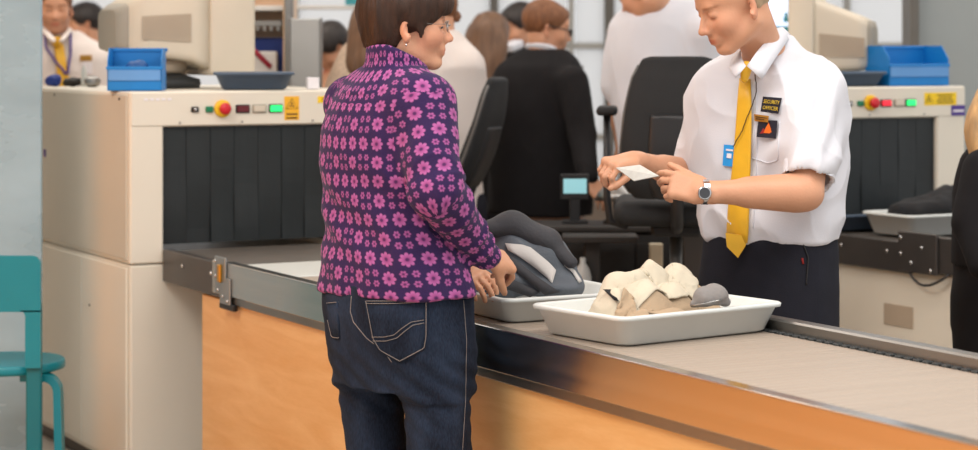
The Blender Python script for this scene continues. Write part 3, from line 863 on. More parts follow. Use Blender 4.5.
# grey wall at the right
mb = MB(); mb.b2(bx_(0) * 0 + (915 - CX) / FPX * 10.2, 4.6, 10.2, 10.3, 0, 3.0, .003); struct(mb, 'wall_right', 'grey_panel')
mb = MB(); x = (913 - CX) / FPX * 10.15; mb.b2(x - .02, x + .02, 10.1, 10.32, 0, 3.0, .004); struct(mb, 'trim_%d' % (k + 1), 'mullion_dark')
# frosted glass screen at the left
t = thing('glass_screen', 'frosted blue-grey glass screen at the left edge behind the teal chair', 'glass screen', (-2.35, 7.85, 0))
mb = MB(); mb.b2(-.72, .712, -.012, .012, .06, 2.5, .004); mb.build('glass_pane', 'frosted_glass', t)
mb = MB(); mb.b2(-.72, .712, -.025, .025, 0, .06, .003); mb.build('floor_rail', 'steel_dull', t)

# ------------------------------------------------------------------ the two x-ray machines (local x across the belt, local y up the belt)
ANG = math.atan2(.471, .882)
def sector(ax, ay, r0, r1, a0, a1, y0, y1, seg=8):
    pts = [(ax + r1 * math.cos(a), ay + r1 * math.sin(a)) for a in np.linspace(a0, a1, seg)] + [(ax + r0 * math.cos(a), ay + r0 * math.sin(a)) for a in np.linspace(a1, a0, seg)]
    return pts
FR = np.array([[1, 0, 0], [0, 0, -1], [0, 1, 0]], float).T   # columns: local x -> x, local y -> z, local z -> -y (towards the viewer)
FR = np.stack([np.array([1, 0, 0.]), np.array([0, 0, 1.]), np.array([0, -1., 0])], 1)

def trefoil_label(parent, cx, cz, wd, ht, wide=False, y=-.004):
    mb = MB(); mb.b2(cx - wd / 2, cx + wd / 2, y - .001, y + .003, cz - ht / 2, cz + ht / 2, .0005)
    lb = mb.build('warning_label', 'label_bright' if wide else 'label_yellow', parent)
    r = ht * .42 if wide else wd * .40
    tx = cx - wd / 2 + ht * .5 if wide else cx; tz = cz if wide else cz + ht * .16
    mb = MB(); yy = y - .0025
    tri = [(tx + r * math.sin(a) * 1.15, tz + r * math.cos(a) - r * .15) for a in (0, 2 * PI / 3, 4 * PI / 3)]
    mb.tube([(p[0], yy + .001, p[1]) for p in tri], r * .07, 6, closed=True)
    c0 = (tx, tz - r * .12)
    for a in (90, 210, 330):
        mb.prism([(c0[0] + q[0], c0[1] + q[1]) for q in sector(0, 0, r * .1, r * .38, R_(a - 30), R_(a + 30), 0, 0)], 0, .001, FR, (0, yy + .0015, 0))
    if wide:
        for i in range(4):
            l = wd * (.52 if i != 1 else .4); mb.b2(cx + wd * .14 - l / 2, cx + wd * .14 + l / 2, yy, yy + .002, cz + ht * (.3 - .2 * i) - ht * .035, cz + ht * (.3 - .2 * i) + ht * .035, .0003)
    else:
        for i in range(2):
            mb.b2(cx - wd * .36, cx + wd * .36, yy, yy + .002, cz - ht * (.25 + .16 * i) - ht * .03, cz - ht * (.25 + .16 * i) + ht * .03, .0003)
    mb.build('warning_sign', 'label_ink', lb)

def scanner(label, org, lights, off=0.):
    t = thing('baggage_scanner', label, 'scanner', org, ANG, None)
    x0, x1, D_ = -.125, .80, 1.95; zb = .845; zt = 1.28; top = 1.407; tw = .652; D_ = 1.25
    mb = MB()
    mb.b2(x0, 0, 0, D_, .79, top, .006)                                   # left cheek
    mb.b2(tw, x1, 0, D_, .79, top, .006)
    mb.b2(-.003, tw + .003, 0, D_, zt, top, .006)
    mb.b2(-.003, tw + .003, .0, D_, .79, zb - .02, .004)
    mb.build('housing', 'scanner_enamel', t)
    mb = MB(); mb.b2(x0 + .002, x1 - .002, .004, D_ - .004, .05, .786, .006); mb.build('lower_housing', 'scanner_enamel', t)
    mb = MB(); mb.b2(x0 + .02, x1 - .02, .03, D_ - .03, 0, .06, .004); mb.build('plinth', 'black_plastic', t)
    # side service panels, thin raised sheets with a seam
    mb = MB(); mb.b2(x0 - .006, x0 + .002, .03, D_ - .03, .805, top - .012, .003); mb.build('side_panel', 'scanner_enamel_dark', t)
    mb = MB(); mb.b2(x0 - .006, x0 + .004, .03, .55, .07, .775, .003); mb.build('side_panel', 'scanner_enamel', t)
    mb = MB(); mb.b2(x0 - .006, x0 + .004, .556, D_ - .03, .07, .775, .003); mb.build('side_panel', 'scanner_enamel', t)
    mb = MB(); mb.b2(x0 + .004, x1 - .004, -.004, .002, zt + .004, top - .004, .002); fp = mb.build('control_panel', 'scanner_enamel', t)
    for i, sx in enumerate((.06, .30, .58)):
        mb = MB(); mb.lathe([(.004, 0), (.004, .0025), (.002, .003)], (sx, -.004, zt + .014), 10, FR); mb.build('screw', 'steel_dull', fp)
    # screws on the side panel
    for (sy, sz) in ((.1, 1.38), (.9, 1.38), (.45, .6)):
        mb = MB(); mb.lathe([(.005, 0), (.005, .003), (.002, .004)], (x0 - .006, sy, sz), 10, np.stack([np.array([0, 1., 0]), np.array([0, 0, 1.]), np.array([-1., 0, 0])], 1)); mb.build('screw', 'black_plastic', t)
    # dark tunnel: inner liner and curtain strips
    mb = MB(); mb.b2(.0, .004, .02, 1.2, zb, zt, .001); mb.b2(tw - .004, tw, .02, 1.2, zb, zt, .001); mb.b2(0, tw, .02, 1.2, zt - .004, zt, .001)
    mb.build('tunnel_liner', 'dark_rubber', t)
    ns = 7; sw = tw / ns
    for row in range(2):
        for i in range(ns + row):
            c = (i + .5 - .5 * row) * sw
            if row and (i == 0 or i == ns): continue
            mb = MB(); rg = []
            for q in range(9):
                z = zt - .002 - (zt - zb - .012) * q / 8; b_ = .004 * math.sin(q * .9 + i * 1.7) * q / 8; a0 = .022 + .028 * row
                tl = .004 * ((i * 7 + row * 3) % 3 - 1) * q / 8
                rg.append([(c - sw / 2 + .001, a0 + b_ - tl, z), (c + sw / 2 - .001, a0 + b_ + tl, z), (c + sw / 2 - .001, a0 + .003 + b_ + tl, z), (c - sw / 2 + .001, a0 + .003 + b_ - tl, z)])
            mb.quadrings(rg, False); mb.build('curtain_strip', 'lead_curtain', t)
    # buttons and lamps
    cz = 1.341; sx = lambda px: (px - 163.5) / (329 - 163.5) * tw + off
    mb = MB(); mb.box((sx(193), -.008, cz), (.014, .006, .010), None, .003); kb = mb.build('key_switch', 'black_plastic', fp)
    mb = MB(); mb.lathe([(.006, 0), (.006, .004), (.004, .005)], (sx(193), -.013, cz), 12, FR); mb.build('key_slot', 'chrome', kb)
    mb = MB(); mb.box((sx(207), -.009, cz), (.014, .007, .011), None, .003); mb.build('button', 'green_plastic', fp)
    mb = MB(); mb.lathe([(.032, 0), (.032, .008), (.029, .012), (.018, .012)], (sx(220), -.004, cz + .002), 28, FR); eb = mb.build('stop_button', 'yellow_plastic', fp)
    mb = MB(); mb.lathe([(.012, 0), (.012, .016), (.021, .018), (.022, .026), (.018, .033), (.004, .035)], (sx(220), -.014, cz + .002), 24, FR); mb.build('button_head', 'red_plastic', eb)
    for px, mm in lights:
        mb = MB(); mb.box((sx(px), -.007, cz), (.027, .004, .0155), None, .002); lf = mb.build('lamp_frame', 'black_plastic' if mm != 'lamp_clear' else 'crt_grey', fp)
        mb = MB(); mb.box((sx(px), -.012, cz), (.023, .004, .0115), None, .002); mb.build('indicator_lamp', mm, lf)
    return t, fp, sx, cz

O1 = np.array([-1.17, 7.70, 0.]); O2 = np.array([1.268, 8.50, 0.])
s1, fp1, sx, cz = scanner('beige baggage scanner at the left, dark curtained tunnel behind the woman', O1, [(240, 'lamp_dark_red'), (256.5, 'lamp_clear'), (273, 'lamp_green')])
trefoil_label(fp1, sx(289.5), 1.341, .060, .088)
mb = MB(); mb.b2(sx(316), sx(336), -.006, -.002, cz + .018, cz + .043, .0005); yl = mb.build('warning_label', 'label_bright', fp1)
mb = MB(); mb.b2(sx(320), sx(334), -.0075, -.005, cz + .034, cz + .037, .0003); mb.b2(sx(320), sx(332), -.0075, -.005, cz + .026, cz + .029, .0003); mb.build('warning_sign', 'label_ink', yl)
mb = MB()
for i in range(5): mb.b2(-.075 + .022 * i, -.060 + .022 * i, -.006, -.0035, cz + .034, cz + .042, .0004)
mb.build('lettering', 'paper_white', fp1)
mb = MB(); mb.b2(-.131 - .002, -.131 + .001, 1.02, 1.05, 1.13, 1.16, .0004); mb.build('sticker', 'label_purple', s1)
s2, fp2, sx2, _ = scanner('beige baggage scanner at the right, behind the young officer in white shirt', O2, [(240, 'lamp_red'), (257, 'lamp_clear'), (272, 'lamp_green')], .08)
trefoil_label(fp2, .665, 1.355, .17, .052, wide=True)
mb = MB(); mb.b2(.722, .794, -.0065, -.0035, 1.285, 1.328, .0005); pl = mb.build('sticker', 'label_purple', fp2)
mb = MB(); mb.b2(.73, .786, -.008, -.006, 1.300, 1.309, .0004); mb.build('sticker_band', 'label_white', pl)

# ------------------------------------------------------------------ conveyor tables
def toW(org, p): return np.asarray(org) + rotz(ANG) @ np.asarray(p, float)
def conveyor(label, org, length, dark):
    t = thing('conveyor_table', label, 'conveyor', toW(org, (0.0, -length / 2, 0)), ANG)
    oy = length / 2
    zt = .848
    Y = lambda tt: oy - tt       # tt metres out of the tunnel
    W_ = .648
    # dark short infeed conveyor at the tunnel mouth
    mb = MB(); mb.b2(-.006, .030, Y(.62), Y(.006), .725, zt - .006, .004); mb.b2(W_ - .03, W_, Y(.62), Y(.006), .725, zt - .006, .004); mb.build('infeed_frame', 'steel_dark', t)
    for a in (.22, .5):
        mb = MB(); mb.lathe([(.008, 0), (.008, .005), (.004, .007)], (-.006, Y(a), .80), 12, np.stack([np.array([0, 1., 0]), np.array([0, 0, 1.]), np.array([-1., 0, 0])], 1)); mb.build('bolt', 'chrome', t)
    mb = MB(); mb.b2(.034, W_ - .034, Y(.60), Y(.004), .76, .836, .012); mb.build('infeed_belt', 'belt_black', t)
    if dark: return t, Y
    # steel near rail: tall band, thin top lip, foot strip
    mb = MB(); mb.b2(-.012, .004, Y(length), Y(.52), .738, zt, .003); mb.b2(-.012, .028, Y(length), Y(.62), zt - .006, zt + .001, .002)
    nr = mb.build('side_rail', 'steel', t)
    mb = MB(); mb.b2(-.004, .02, Y(length), Y(.60), .712, .740, .003); mb.build('rail_foot', 'steel_dull', t)
    # roller bed: slatted belt with fine grooves
    rg = []; n = int((length - 1.05) / .0335); V = []; zz = .838
    prof = []
    for i in range(n):
        y0 = Y(length) + i * .0335
        prof += [(y0 + .0015, zz - .0015), (y0 + .005, zz), (y0 + .0290, zz), (y0 + .0320, zz - .0015)]
    ring = lambda x: [(x, y, z) for y, z in prof] + [(x, prof[-1][0], .79), (x, prof[0][0], .79)]
    mb = MB(); mb.quadrings([ring(.036), ring(W_ - .042)]); mb.build('slat_belt', 'belt_tan', t)
    mb = MB()
    for i in range(n):
        y0 = Y(length) + i * .0335; mb.b2(W_ - .046, W_ - .024, y0 + .006, y0 + .027, .80, zz + .006, .003)
    mb.build('roller_ends', 'dark_rubber', t)
    tag(bpy.data.objects[t.children[-1].name], kind='stuff')
    # light plate between infeed and roller bed
    mb = MB(); mb.b2(.034, W_ - .03, Y(1.04), Y(.63), .80, .838, .004); mb.build('transfer_plate', 'plate_light', t)
    # far guide rail
    mb = MB(); mb.b2(W_ - .026, W_ + .02, Y(length), Y(1.0), .76, .872, .005); mb.build('guide_rail', 'steel_dull', t)
    # birch front and back boards
    mb = MB(); mb.b2(.012, .032, Y(length), Y(.36), .0, .716, .003); mb.build('front_board', 'birch', t)
    mb = MB(); mb.b2(W_ - .03, W_ - .01, Y(length), Y(.36), .0, .76, .003); mb.build('back_board', 'birch', t)
    # hinge bracket where the rail meets the infeed frame
    mb = MB(); yb = Y(.60)
    mb.b2(-.020, -.0125, Y(.66), Y(.565), .742, .866, .003); mb.b2(-.0195, -.0125, Y(.70), Y(.61), .712, .80, .003)
    br = mb.build('bracket', 'bracket_metal', t)
    RB = np.stack([np.array([0, 1., 0]), np.array([0, 0, 1.]), np.array([-1., 0, 0])], 1)
    for a, z in ((.576, .85), (.576, .80), (.60, .755), (.645, .738), (.685, .725)):
        mb = MB(); mb.lathe([(.006, 0), (.006, .004), (.003, .006)], (-.0195, Y(a), z), 10, RB); mb.build('screw', 'chrome', br)
    mb = MB(); mb.box((-.024, Y(.622), .812), (.006, .013, .03), None, .005); mb.build('latch', 'brass', br)
    mb = MB(); mb.b2(-.018, .0, Y(.73), Y(.60), .694, .716, .004); mb.build('clamp', 'black_plastic', t)
    return t, Y
LEN = 5.0
cv1, Y1 = conveyor('steel-edged conveyor with birch front running to the lower right', O1, LEN, False)

cv2, Y2 = conveyor('dark conveyor end at the right, in front of the second scanner', O2, 2.2, True)
mb = MB(); mb.b2(-.010, .03, Y2(2.2), Y2(.62), .742, .875, .003); mb.build('side_rail', 'steel_dark', cv2)
mb = MB(); mb.b2(.034, .61, Y2(2.2), Y2(.62), .76, .84, .004); mb.build('slat_belt', 'belt_black', cv2)
mb = MB(); mb.b2(.615, .65, Y2(2.2), Y2(.62), .742, .86, .003); mb.build('guide_rail', 'steel_dark', cv2)
RB = np.stack([np.array([0, 1., 0]), np.array([0, 0, 1.]), np.array([-1., 0, 0])], 1)
mb = MB(); mb.b2(-.022, -.0105, Y2(.80), Y2(.58), .735, .885, .004); br = mb.build('bracket', 'steel_dark', cv2)
for a, z in ((.60, .86), (.60, .80), (.66, .77), (.72, .83), (.77, .75)):
    mb = MB(); mb.lathe([(.008, 0), (.008, .005), (.004, .007)], (-.022, Y2(a), z), 10, RB); mb.build('bolt', 'chrome', br)
mb = MB(); mb.b2(.02, .63, Y2(2.1), Y2(.05), .03, .738, .006); cb = mb.build('base_cabinet', 'scanner_enamel', cv2)
mb = MB(); mb.b2(.016, .021, Y2(.62), Y2(.45), .52, .60, .001); mb.build('vent_cover', 'crt_vent', cb)
mb = MB(); pts = [(-.01 - .02 * math.sin(q / 8 * PI), Y2(.62 + .24 * q / 8), .745 - .05 * math.sin(q / 8 * PI)) for q in range(9)]; mb.tube(pts, .005, 8); mb.build('cable', 'black_plastic', cv2)
# ------------------------------------------------------------------ monitors on the machines
TOP = 1.4085
def crt(label, pos, yaw, H, secs, slab, mirror=1):
    """secs: (a, half height, half width, z centre) sections from the rear cap to the bezel, local x is the way the screen faces"""
    t = thing('monitor', label, 'monitor', pos, yaw)
    def ring(a, hh, hw, zc, r=.03):
        return [(a, p[0], zc + p[1]) for p in rrect(hw, hh, min(r, hh * .6), 4)]
    mb = MB(); mb.quadrings([ring(*q) for q in secs[1:]], True); mb.build('shell', 'crt_plastic', t)
    a, hh, hw, zc = secs[1]
    mb = MB(); mb.quadrings([ring(secs[0][0], *secs[0][1:]), ring(a - .01, hh * .98, hw * .98, zc), ring(a + .012, hh * 1.015, hw * 1.015, zc)], True); cap = mb.build('rear_cap', 'crt_grey', t)
    mb = MB(); h2, w2, z2 = slab[2:]
    mb.quadrings([ring(slab[0], h2 * .97, w2 * .97, z2, .02), ring(slab[0] + .01, h2, w2, z2, .02), ring(slab[1] - .02, h2, w2, z2, .02), ring(slab[1], h2 * .96, w2 * .96, z2, .02)], True)
    bz = mb.build('bezel', 'crt_plastic', t)
    mb = MB(); mb.quadrings([ring(slab[1] - .004, h2 * .82, w2 * .84, z2, .02), ring(slab[1] + .002, h2 * .8, w2 * .82, z2, .02)]); mb.build('screen', 'watch_face', bz)
    # vents: a recessed-looking grille sheet on each flank following the taper
    for sd in (-1, 1):
        mb = MB(); s0, s1 = secs[2], secs[3]
        def fl(tt, zz):
            h_ = s0[1] + (s1[1] - s0[1]) * tt; w_ = s0[2] + (s1[2] - s0[2]) * tt; zc_ = s0[3] + (s1[3] - s0[3]) * tt
            return np.array([s0[0] + (s1[0] - s0[0]) * tt, sd * (w_ + .002), zc_ + h_ * zz])
        q = [fl(-.2, .25), fl(.95, .12), fl(.95, -.55), fl(-.2, -.5)]; mb.quadrings([[p for p in q], [p + np.array([0, sd * .003, 0]) for p in q]])
        for i in range(6):
            z0 = .08 - i * .09; q = [fl(-.12, z0), fl(.9, z0), fl(.9, z0 - .02), fl(-.12, z0 - .02)]; mb.quadrings([[p + np.array([0, sd * .002, 0]) for p in q], [p + np.array([0, sd * .0042, 0]) for p in q]])
        mb.build('vent_grille', 'crt_vent', t)
    mb = MB(); mb.lathe([(.05, .0), (.15, .0), (.155, .02), (.15, .035), (.10, .05), (.07, .06)], (-.0 + secs[2][0] * .3, 0, 0), 28); mb.build('swivel_base', 'dark_rubber', t)
    mb = MB(); zb = min(s[3] - s[1] for s in secs[2:]); mb.lathe([(.09, .058), (.10, .07), (.11, zb + .04)], (secs[2][0] * .3, 0, 0), 24); mb.build('neck', 'crt_vent', t)
    return t
crt('big beige monitor on the left scanner, behind the blue bin, screen turned right', toW(O1, (.25, .62, TOP)), ANG + .02, .4,
    [(-.262, .075, .10, .225), (-.215, .095, .12, .232), (-.14, .125, .15, .25), (0.02, .165, .18, .268), (.09, .20, .19, .268)], (.085, .27, .215, .205, .265))
crt('smaller beige monitor on the right scanner, left of the blue bin', toW(O2, (.42, .43, TOP)), R_(163), .35,
    [(-.20, .075, .09, .165), (-.18, .10, .12, .17), (-.14, .115, .14, .175), (.02, .15, .16, .20), (.04, .16, .17, .21)], (.035, .14, .20, .19, .23))
t = thing('flat_screen', 'lit flat screen showing pale blue window, behind the young officer\'s neck', 'monitor', toW(O2, (.40, .80, TOP)), .0)
mb = MB(); mb.b2(-.21, .175, -.02, .02, .09, .43, .006); mb.build('screen_case', 'crt_grey', t)
mb = MB(); mb.b2(-.20, .165, -.0225, -.0195, .105, .42, .001); scn = mb.build('screen', 'screen_white', t)
mb = MB(); mb.b2(-.20, .165, -.024, -.0222, .375, .42, .0005); mb.build('screen_bar', 'screen_blue', scn)
mb = MB(); mb.b2(-.20, .165, -.024, -.0222, .13, .25, .0005); mb.build('screen_band', 'screen_teal', scn)
mb = MB(); mb.b2(.05, .062, -.024, -.0222, .27, .31, .0005); mb.b2(.045, .067, -.0242, -.0222, .27, .29, .0005); mb.build('screen_icon', 'screen_teal', scn)
mb = MB(); mb.b2(-.03, .03, .0, .03, .0, .12, .004); mb.b2(-.11, .11, -.08, .08, 0, .015, .004); mb.build('stand', 'crt_grey', t)

# ------------------------------------------------------------------ storage bins, trays
def bin_(label, pos, yaw, hx, hy, H, dip, low):
    t = thing('storage_bin', label, 'bin', pos, yaw); w_ = .0035
    mb = MB(); mb.b2(-hx, hx, -hy, hy, 0, .005, .002); mb.b2(-hx, hx, hy - w_, hy, 0, H, .001); mb.b2(-hx, hx, -hy, -hy + w_, 0, low, .001)
    prof = [(-hy, 0), (hy, 0), (hy, H), (-hy + dip, H), (-hy, low + .02)]
    SR = np.stack([np.array([0, 1., 0]), np.array([0, 0, 1.]), np.array([1., 0, 0])], 1)
    for x in (-hx, hx - w_): mb.prism(prof, x, x + w_, SR)
    mb.b2(-hx - .006, hx + .006, hy - .008, hy + .006, H - .014, H, .002); mb.b2(-hx - .004, hx + .004, -hy - .006, -hy + .004, low - .012, low, .002)
    mb.build('bin_shell', 'bin_blue', t)
    mb = MB(); mb.b2(-hx + .004, hx - .004, -hy - .006, -hy - .001, low * .42, low - .012, .001); mb.build('label_lip', 'bin_label', t)
    return t
bin_('open blue plastic bin on the left scanner corner, left of the big monitor', toW(O1, (-.035, .19, TOP)), .06, .098, .085, .155, .05, .088)
for i, (dx, dz, r) in enumerate(((-.05, .06, .032), (.0, .085, .036), (.045, .055, .034))):
    Fd = Field(.005); c = toW(O1, (-.035, .19, TOP)) + np.array([dx * .9, .02, dz]); Fd.add(ellipsoid(c, (r, r * .8, r * .7)))
    Fd.add(capsule(c - [.02, 0, .01], c + [.01, .01, -.045], r * .7, r * .8), .02)
    o, V, F = obj_field(Fd, 'shoe_cover', 'blue_dark', None, .006, 25, seed=i); tag(o, ['crumpled blue shoe cover at the left of the blue bin', 'crumpled blue shoe cover highest in the blue bin', 'crumpled blue shoe cover at the right of the blue bin'][i], 'shoe cover', 'blue shoe covers in the left bin')
t2b = bin_('blue plastic bin with sloping front on the right scanner, by the grey wall', toW(O2, (.60, .13, TOP)), ANG - .1, .145, .09, .165, .05, .09)

def tray(label, pos, yaw, hx, hy, H, m, wall=.004, flare=.03, group=None):
    t = thing('tray', label, 'tray', pos, yaw, group)
    def rg(ax, ay, z, r): return rrect(ax, ay, r, 6, z)
    mb = MB(); f = flare
    mb.quadrings([rg(hx - f - .012, hy - f - .012, 0.0, .03), rg(hx - f, hy - f, .006, .035), rg(hx - .010, hy - .010, H - .012, .033), rg(hx, hy, H - .011, .036), rg(hx + .001, hy + .001, H - .003, .036), rg(hx - .003, hy - .003, H, .034),
                  rg(hx - .012, hy - .012, H, .032), rg(hx - .016, hy - .016, H - .005, .03), rg(hx - f - wall - .004, hy - f - wall - .004, .012, .035), rg(hx - f - .02, hy - f - .02, .006, .03)], True)
    mb.build('tray_body', m, t)
    return t
BZ = .8395
c1 = np.array([.161, 5.852, BZ]); c2 = np.array([.428, 5.445, BZ])
tray('white tray holding the dark backpack, nearer the woman', c1 - np.array([.891, .454, 0]) * .02, R_(27), .212, .186, .068, 'tray_white', group=None)
tray('white tray with the cream jacket, in front of the young officer', c2, R_(37), .274, .186, .076, 'tray_white')
tray('slate blue shallow tray on the left scanner, right of the big monitor', toW(O1, (.405, .14, TOP)), .1, .15, .11, .066, 'tray_slate')
tray('slate blue tray on the right scanner, left of the blue bin', toW(O2, (.27, .13, TOP)), ANG, .165, .10, .06, 'tray_slate')
tray('grey-blue empty tray coming out of the right scanner curtain', toW(O2, (.31, -.03, .845)), ANG, .26, .14, .065, 'tray_slate')
tray('white tray with black coat at the right, below the curtain', toW(O2, (.34, -.37, .8455)), ANG + .02, .262, .15, .085, 'tray_white')
mb = MB(); c = toW(O1, (.625, .10, TOP)); mb.box(c + [0, 0, .022], (.022, .03, .022), rotz(.2), .002); o = mb.build('paper_stack', 'paper_white'); tag(o, 'small stack of white paper slips beside the slate tray', 'paper')

# small belongings on the far corner of the left scanner
def lump(name, label, cat, px, py, D, r, m, amp=.004, grp='small belongings on the left scanner'):
    Fd = Field(.004); c = P(px, py, D); c[2] = TOP + r[2] * .8
    Fd.add(ellipsoid(c, r)); Fd.add(ellipsoid(c + np.array([r[0] * .5, 0, r[2] * .3]), np.array(r) * .6), .01); Fd.cut(rbox((c[0], c[1], TOP - .0995), (.3, .3, .1)), 0)
    o, V, F = obj_field(Fd, name, m, None, amp, 30, seed=int(px)); V = np.array([v.co for v in o.data.vertices]); tag(o, label, cat, grp); return o
lump('pouch', 'navy blue pouch at the glass edge on the left scanner', 'pouch', 53, 80, 8.75, (.030, .03, .026), 'soft_navy')
lump('sunglasses_case', 'dark bulky case between navy pouch and grey pouch', 'case', 72, 80, 8.7, (.038, .03, .020), 'dark_wood')
lump('pouch', 'grey crumpled pouch just left of the blue bin', 'pouch', 92, 80, 8.6, (.032, .03, .024), 'steel_dull')
mb = MB(); c = P(84, 70, 8.68); c[2] = TOP
mb.lathe([(.012, 0), (.013, .04), (.012, .065), (.006, .075), (.006, .085)], c, 14); o = mb.build('bottle', 'tray_white'); tag(o, 'small clear white bottle standing among the pouches', 'bottle', 'small belongings on the left scanner')

# ------------------------------------------------------------------ backpack and clothes in the trays
bp = thing('backpack', 'dark grey backpack with light side panel lying in the tray under the woman\'s hands', 'backpack', (c1[0], c1[1], BZ + .008), R_(27))
Fd = Field(.0055)
Fd.chain([P(486, 262, 5.92), P(515, 252, 5.92), P(545, 262, 5.90), P(568, 284, 5.88)], [.050, .078, .070, .044], .03)
Fd.add(ellipsoid(P(500, 278, 5.88), (.10, .085, .05)), .03); Fd.add(ellipsoid(P(555, 286, 5.86), (.085, .08, .035)), .03)
Fd.cut(rbox((.2, 5.9, BZ - .09), (1, 1, .10)), .004)
bo, bV, bF = obj_field(Fd, 'pack_body', 'pack_slate', bp, .011, 11, axis=nrm(P(568, 284, 5.9) - P(486, 240, 5.9)), along=.3, seed=11)
Fd = Field(.0055); Fd.chain([P(480, 232, 5.86), P(512, 224, 5.88), P(545, 240, 5.87), P(570, 262, 5.85)], [.022, .036, .034, .02], .02, fl=(0, .3, 1), fs=.75)
obj_field(Fd, 'top_flap', 'pack_dark', bp, .009, 13, axis=(1, 0, -.4), along=.3, seed=12)
sf = Surf(bV, bF)
V, F = drape(sf, [[(505, 243), (528, 245), (550, 263), (556, 270)], [(508, 250), (528, 256), (546, 272), (553, 281)], [(520, 257), (533, 266), (546, 277), (552, 283)]], .006, .005, 9)
to_obj('side_panel', V, F, M['pack_light'], bp)
V, F = drape(sf, [[(494, 250), (512, 256), (535, 275), (560, 292)], [(492, 258), (508, 264), (528, 281), (545, 295)]], .009, .008, 9)
to_obj('strap', V, F, M['pack_dark'], bp)
V, F = drape(sf, [[(492, 274), (515, 280), (540, 292)], [(490, 286), (510, 290), (530, 297)]], .008, .007, 9)
to_obj('front_pocket', V, F, M['pack_dark'], bp)
V, F = drape(sf, [[(566, 263), (575, 270), (582, 281)], [(564, 265), (572, 272), (579, 283)]], .008, .004, 7)
to_obj('piping', V, F, M['pack_light'], bp)

def cloth(name, label, prims, m, amp, seed, scale=10, base=BZ + .006, cat='jacket', h=.0045, axis=(.8, .3, .3)):
    Fd = Field(h)
    for q in prims:
        if len(q) == 3: Fd.add(ellipsoid(q[0], q[1], q[2] if q[2] is not None else None), .012)
        else: Fd.add(capsule(q[0], q[1], q[2], q[3], q[4] if len(q) > 4 else None, q[5] if len(q) > 5 else 1.), .012)
    Fd.cut(rbox((.45, 5.5, base - .1), (1, 1, .1)), 0)
    V, F = Fd.mesh(); V = wrinkle(V, F, amp, scale, axis, .35, seed, soft=.8); N = vnormals(V, F); V = V + N * (noise3(V * 38, seed + 3) * amp * .25)[:, None]
    V[:, 2] = np.maximum(V[:, 2], base)
    o = to_obj(name, V, F, M[m]); tag(o, label, cat, None); return o, V, F
Rt37 = rotz(R_(37)); TB = BZ + .010
G2 = lambda u, v, cu, cv, su, sv, h: h * np.exp(-(((u - cu) / su) ** 2 + ((v - cv) / sv) ** 2) ** 1.5)
smx = lambda *a: np.maximum.reduce(a)
HN = 160; HU = np.linspace(-.27, .27, HN); HV = np.linspace(-.19, .19, HN)
ground = np.zeros((HN, HN)); gu, gv = np.meshgrid(HU, HV, indexing='ij')
rim = np.maximum(np.abs(gu) - .225, np.abs(gv) - .138); ground = np.clip((rim) / .035, 0, 1) * .064
def hsample(g, u, v):
    x = np.clip((u + .27) / .54 * (HN - 1), 0, HN - 1.001); y = np.clip((v + .19) / .38 * (HN - 1), 0, HN - 1.001); i = x.astype(int); j = y.astype(int); fx, fy = x - i, y - j
    return g[i, j] * (1 - fx) * (1 - fy) + g[i + 1, j] * fx * (1 - fy) + g[i, j + 1] * (1 - fx) * fy + g[i + 1, j + 1] * fx * fy
